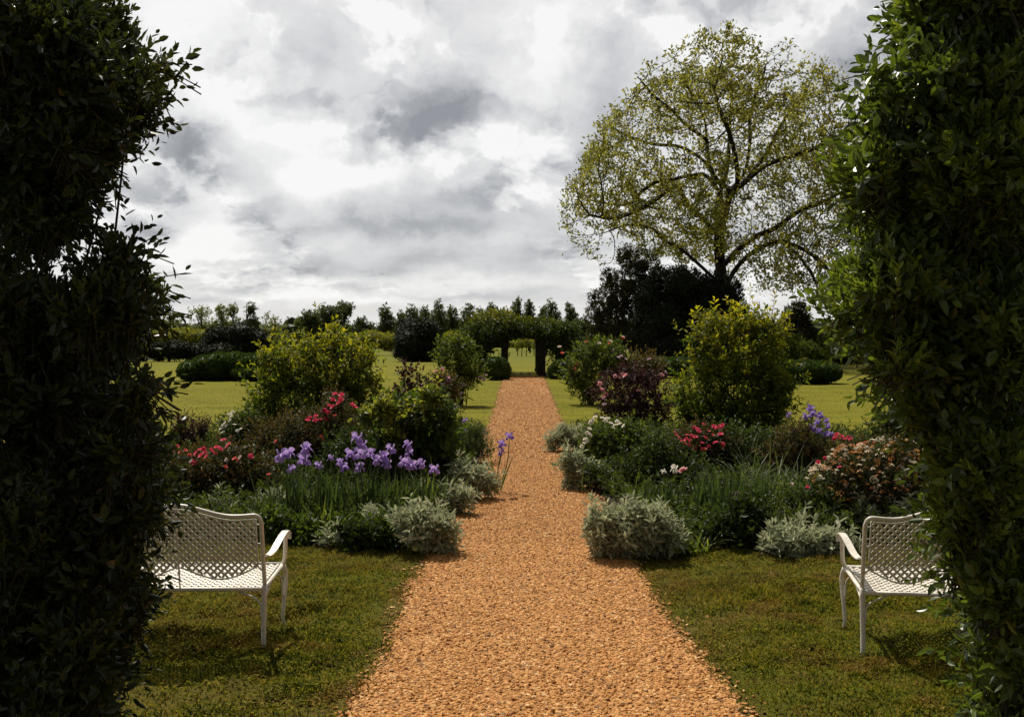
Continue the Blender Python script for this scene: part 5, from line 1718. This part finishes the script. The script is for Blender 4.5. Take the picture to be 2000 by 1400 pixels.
mass_tree('conifer', 'dark pointed conifer seen under the drooping branches of the large tree', 1550, 712,
          [(1556, 615, 26, 24), (1552, 640, 36, 28), (1560, 595, 12, 12), (1545, 665, 46, 30), (1585, 650, 24, 22), (1560, 690, 60, 16)], 1700, .20, 'airy', d=80, core=.6)
mass_tree('leafy_bush', 'light green bush behind the golden shrub, before the dark conifer', 1555, 722,
          [(1540, 690, 32, 26), (1575, 692, 32, 24), (1550, 672, 22, 16), (1600, 700, 24, 16)], 1300, .16, 'green', 'bush', d=62, core=.7, young=.4)
mass_tree('leafy_bush', 'dark green bush on the lawn edge next to the glossy tall evergreen', 1650, 714,
          [(1640, 690, 34, 24), (1680, 688, 34, 26), (1720, 690, 34, 26), (1610, 694, 20, 18), (1760, 690, 40, 28)], 1700, .18, 'dark_green', 'bush', d=78, core=.8, young=.4)
mass_tree('leafy_bush', 'mid green far bush on the skyline between the conifer and glossy evergreen', 1640, 700,
          [(1620, 655, 30, 14), (1655, 652, 34, 18), (1690, 650, 30, 20), (1600, 640, 16, 14), (1730, 650, 34, 24)], 1300, .26, 'green', 'bush', d=130, core=.75, young=.3)
mass_tree('leafy_bush', 'dark bush filling the gap between the arbor and the airy brown tree', 1140, 706,
          [(1140, 650, 22, 22), (1120, 662, 20, 20), (1150, 680, 30, 22), (1120, 690, 24, 16)], 900, .18, 'dark_green', 'bush', d=76, core=.75)
for (px, bpy_, lobes, n, lab) in (
        (345, 690, [(310, 656, 30, 12), (350, 654, 34, 12), (390, 656, 26, 11), (270, 657, 26, 12)], 1000, 'pale yellow-green orchard strip above the low dark hedge-like bush'),
        (725, 696, [(690, 668, 24, 16), (725, 664, 30, 18), (760, 668, 24, 17), (650, 672, 24, 14)], 1100, 'pale yellow-green orchard strip behind the golden shrub, next to the round bush'),
        (890, 696, [(880, 668, 18, 20), (905, 666, 18, 18), (925, 672, 14, 16)], 800, 'pale yellow-green orchard strip between the round bush and the arbor'),
        (1035, 684, [(1005, 672, 14, 5), (1035, 670, 16, 6), (1062, 672, 14, 5)], 340, 'far low green growth seen through the arbor opening')):
    mass_tree('orchard_row', lab, px, bpy_, lobes, n, .26, 'field', 'bush', d=125 if px < 1000 else 150, core=.7, young=.4, group='pale orchard strips')
for (px, py, lab) in ((1011, 681, 'first thin orchard sapling'), (1019, 679, 'second thin orchard sapling'), (1028, 676, 'third and darkest thin orchard sapling'), (1043, 680, 'lone thin orchard sapling nearest the dark post')):
    mass_tree('young_tree', lab + ' seen through the arbor opening', px, 692, [(px, py - 6, 5, 8), (px + 2, py - 13, 4, 6)], 70, .16, 'field', 'tree', d=118, core=0, trunk_r=.06, group='orchard saplings beyond the arbor')


# tree line on the horizon: px, top row, half width, distance, kind, label
def skyline(px, top, hw, d, kind, label, seed):
    rng = np.random.default_rng(seed)
    x0 = (px - CX) / F * d
    base = np.array([x0, d, 0.])
    topz = H + (HY - top) / F * d
    w = hw / F * d * rng.uniform(.85, 1.2) * (1.28 if kind == 'pine' else 1.25)
    root = thing('pine_tree' if kind == 'pine' else 'field_tree', label, 'tree', base, 'trees along the far tree line')
    lb = []
    if kind == 'pine':
        k = 12
        for i in range(k):
            t = i / (k - 1)
            z = topz * (.36 + .60 * t)
            ww = w * (.75 * math.sin(math.pi * (.25 + .68 * t)) + .12)
            a = rng.uniform(0, 6.28)
            lb.append((np.array([x0 + math.cos(a) * w * .45 * (1 - t * .7), d + math.sin(a) * w * .45, z]), np.array([ww * .62, ww * .6, topz * .085])))
        n, mat, LL = 560, 'far_tree', .42
    elif kind == 'pale':
        for i in range(12):
            a, b = rng.uniform(0, 6.28), rng.uniform(.35, .97)
            s = math.sin(b * math.pi * .9) * .8
            lb.append((np.array([x0 + math.cos(a) * w * .62 * s, d + math.sin(a) * w * .6 * s, topz * (b * .95)]), np.array([w * .34, w * .34, topz * .10])))
        n, mat, LL = 330, 'far_pale', .42
    else:
        for i in range(11):
            a, b = rng.uniform(0, 6.28), rng.uniform(.25, .93)
            s = math.sin(b * math.pi * .85 + .2)
            lb.append((np.array([x0 + math.cos(a) * w * .55 * s, d + math.sin(a) * w * .55 * s, topz * b]), np.array([w * .48, w * .48, topz * .15])))
        n, mat, LL = 620, 'far_tree', .42
    hi = max(c[2] + r[2] for c, r in lb)
    lb = [(c * [1, 1, topz / hi], r) for c, r in lb]
    g = Geo()
    if kind == 'dark':
        for i, (c, r) in enumerate(lb):
            ellipsoid(g, c, r * .6, i, .2, 4, 12, 8, 0, .02)
    p, nr = sample_lobes(rng, lb, n, .5, deep=.4)
    dd = unit(nr + rng.normal(0, .5, (len(p), 3)))
    shoots(g, rng, p, dd, LL, 5, LL, LL * .55, .15, 0, 80, 40, simple=True)
    g.build('crown', M[mat], root)
    s = Geo()
    tube(s, smooth_line([base, base + [w * .06, 0, topz * .5], base + [0, 0, topz * .92]], 8), np.linspace(.24, .05, 8), 6)
    for c, r in lb:
        st = base + [0, 0, c[2] * .72]
        tube(s, [st, st * .5 + c * .5 + [0, 0, .1], c], [.09, .06, .03], 4)
    s.build('trunk', M['bark'], root)


TL = [(338, 606, 22, 190, 'pale', 'pale feathery tree half hidden by the ragged evergreen'),
      (392, 597, 30, 190, 'pale', 'widest pale feathery tree, over the wide dark evergreen bush'),
      (433, 594, 16, 190, 'pale', 'slim pale tree beside the widest pale feathery one'),
      (455, 592, 15, 195, 'pale', 'slim pale tree touching the denser tree over the dark bush'),
      (481, 591, 18, 185, 'dark', 'denser upright tree at the end of the pale trees'),
      (535, 613, 30, 150, 'pale', 'low brownish thicket tree beyond the golden shrub near the irises'),
      (583, 622, 14, 160, 'pale', 'small thin tree next to the narrow dark conifer'),
      (605, 607, 15, 150, 'dark', 'narrow dark conical tree before the broadest dark one'),
      (646, 593, 22, 170, 'dark', 'broadest dark tree of the skyline, its lower half-crown'),
      (672, 590, 24, 175, 'dark', 'broadest dark tree of the skyline, its taller half-crown'),
      (709, 620, 18, 170, 'dark', 'low dark round tree between two taller skyline trees'),
      (752, 593, 20, 180, 'pine', 'open pine with bare trunk beside the low dark round tree'),
      (782, 605, 14, 190, 'pine', 'shorter pine just behind the round black-green bush'),
      (806, 594, 20, 185, 'pine', 'pine directly above the round black-green bush'),
      (832, 597, 16, 190, 'pine', 'slender pine over the edge of the round bush'),
      (856, 586, 18, 180, 'pine', 'tallest pine just past the round bush towards the arbor'),
      (880, 594, 18, 185, 'pine', 'spreading pine beside the tallest one, over the orchard strip'),
      (914, 593, 17, 180, 'pine', 'pine standing clear just before the vine-covered arbor'),
      (938, 600, 14, 190, 'pine', 'short pine partly behind the vine heap'),
      (957, 592, 15, 185, 'pine', 'pine above the highest part of the vine heap'),
      (1010, 582, 14, 180, 'pine', 'tall pine over the arbor opening, nearer the vine heap'),
      (1033, 584, 11, 182, 'pine', 'narrow pine close beside the tall one over the arbor'),
      (1060, 596, 12, 190, 'pine', 'small pine between two taller ones over the arbor'),
      (1077, 584, 20, 180, 'pine', 'full pine over the dark arbor post'),
      (1113, 590, 17, 180, 'pine', 'last pine of the skyline next to the airy brown tree'),
      (1140, 622, 18, 150, 'dark', 'low dark tree under the last pine')]
for i, (px, top, hw, d, kind, lab) in enumerate(TL):
    skyline(px, top, hw, d, kind, lab, 300 + i)
# far wood behind everything, reads as one mass
rng = np.random.default_rng(8)
lb = []
for x in np.arange(-1500, 3600, 30):
    hgt = rng.uniform(14, 26)
    lb.append((P(x, HY - hgt * .3, 260), np.array([34 / F * 260, 3.5, (hgt + 16) / F * 260])))
g = Geo()
for i, (c, r) in enumerate(lb):
    ellipsoid(g, c, r * .8, i, .15, 3, 12, 8, 0, .0)
p, nr = sample_lobes(rng, lb, 7000, .3, deep=.6)
shoots(g, rng, p, unit(nr + rng.normal(0, .4, (len(p), 3))), .6, 4, .6, .4, .2, 0, simple=True)
tag(g.build('far_wood', M['far_tree']), 'low continuous far wood along the horizon', 'wood', kind='stuff')
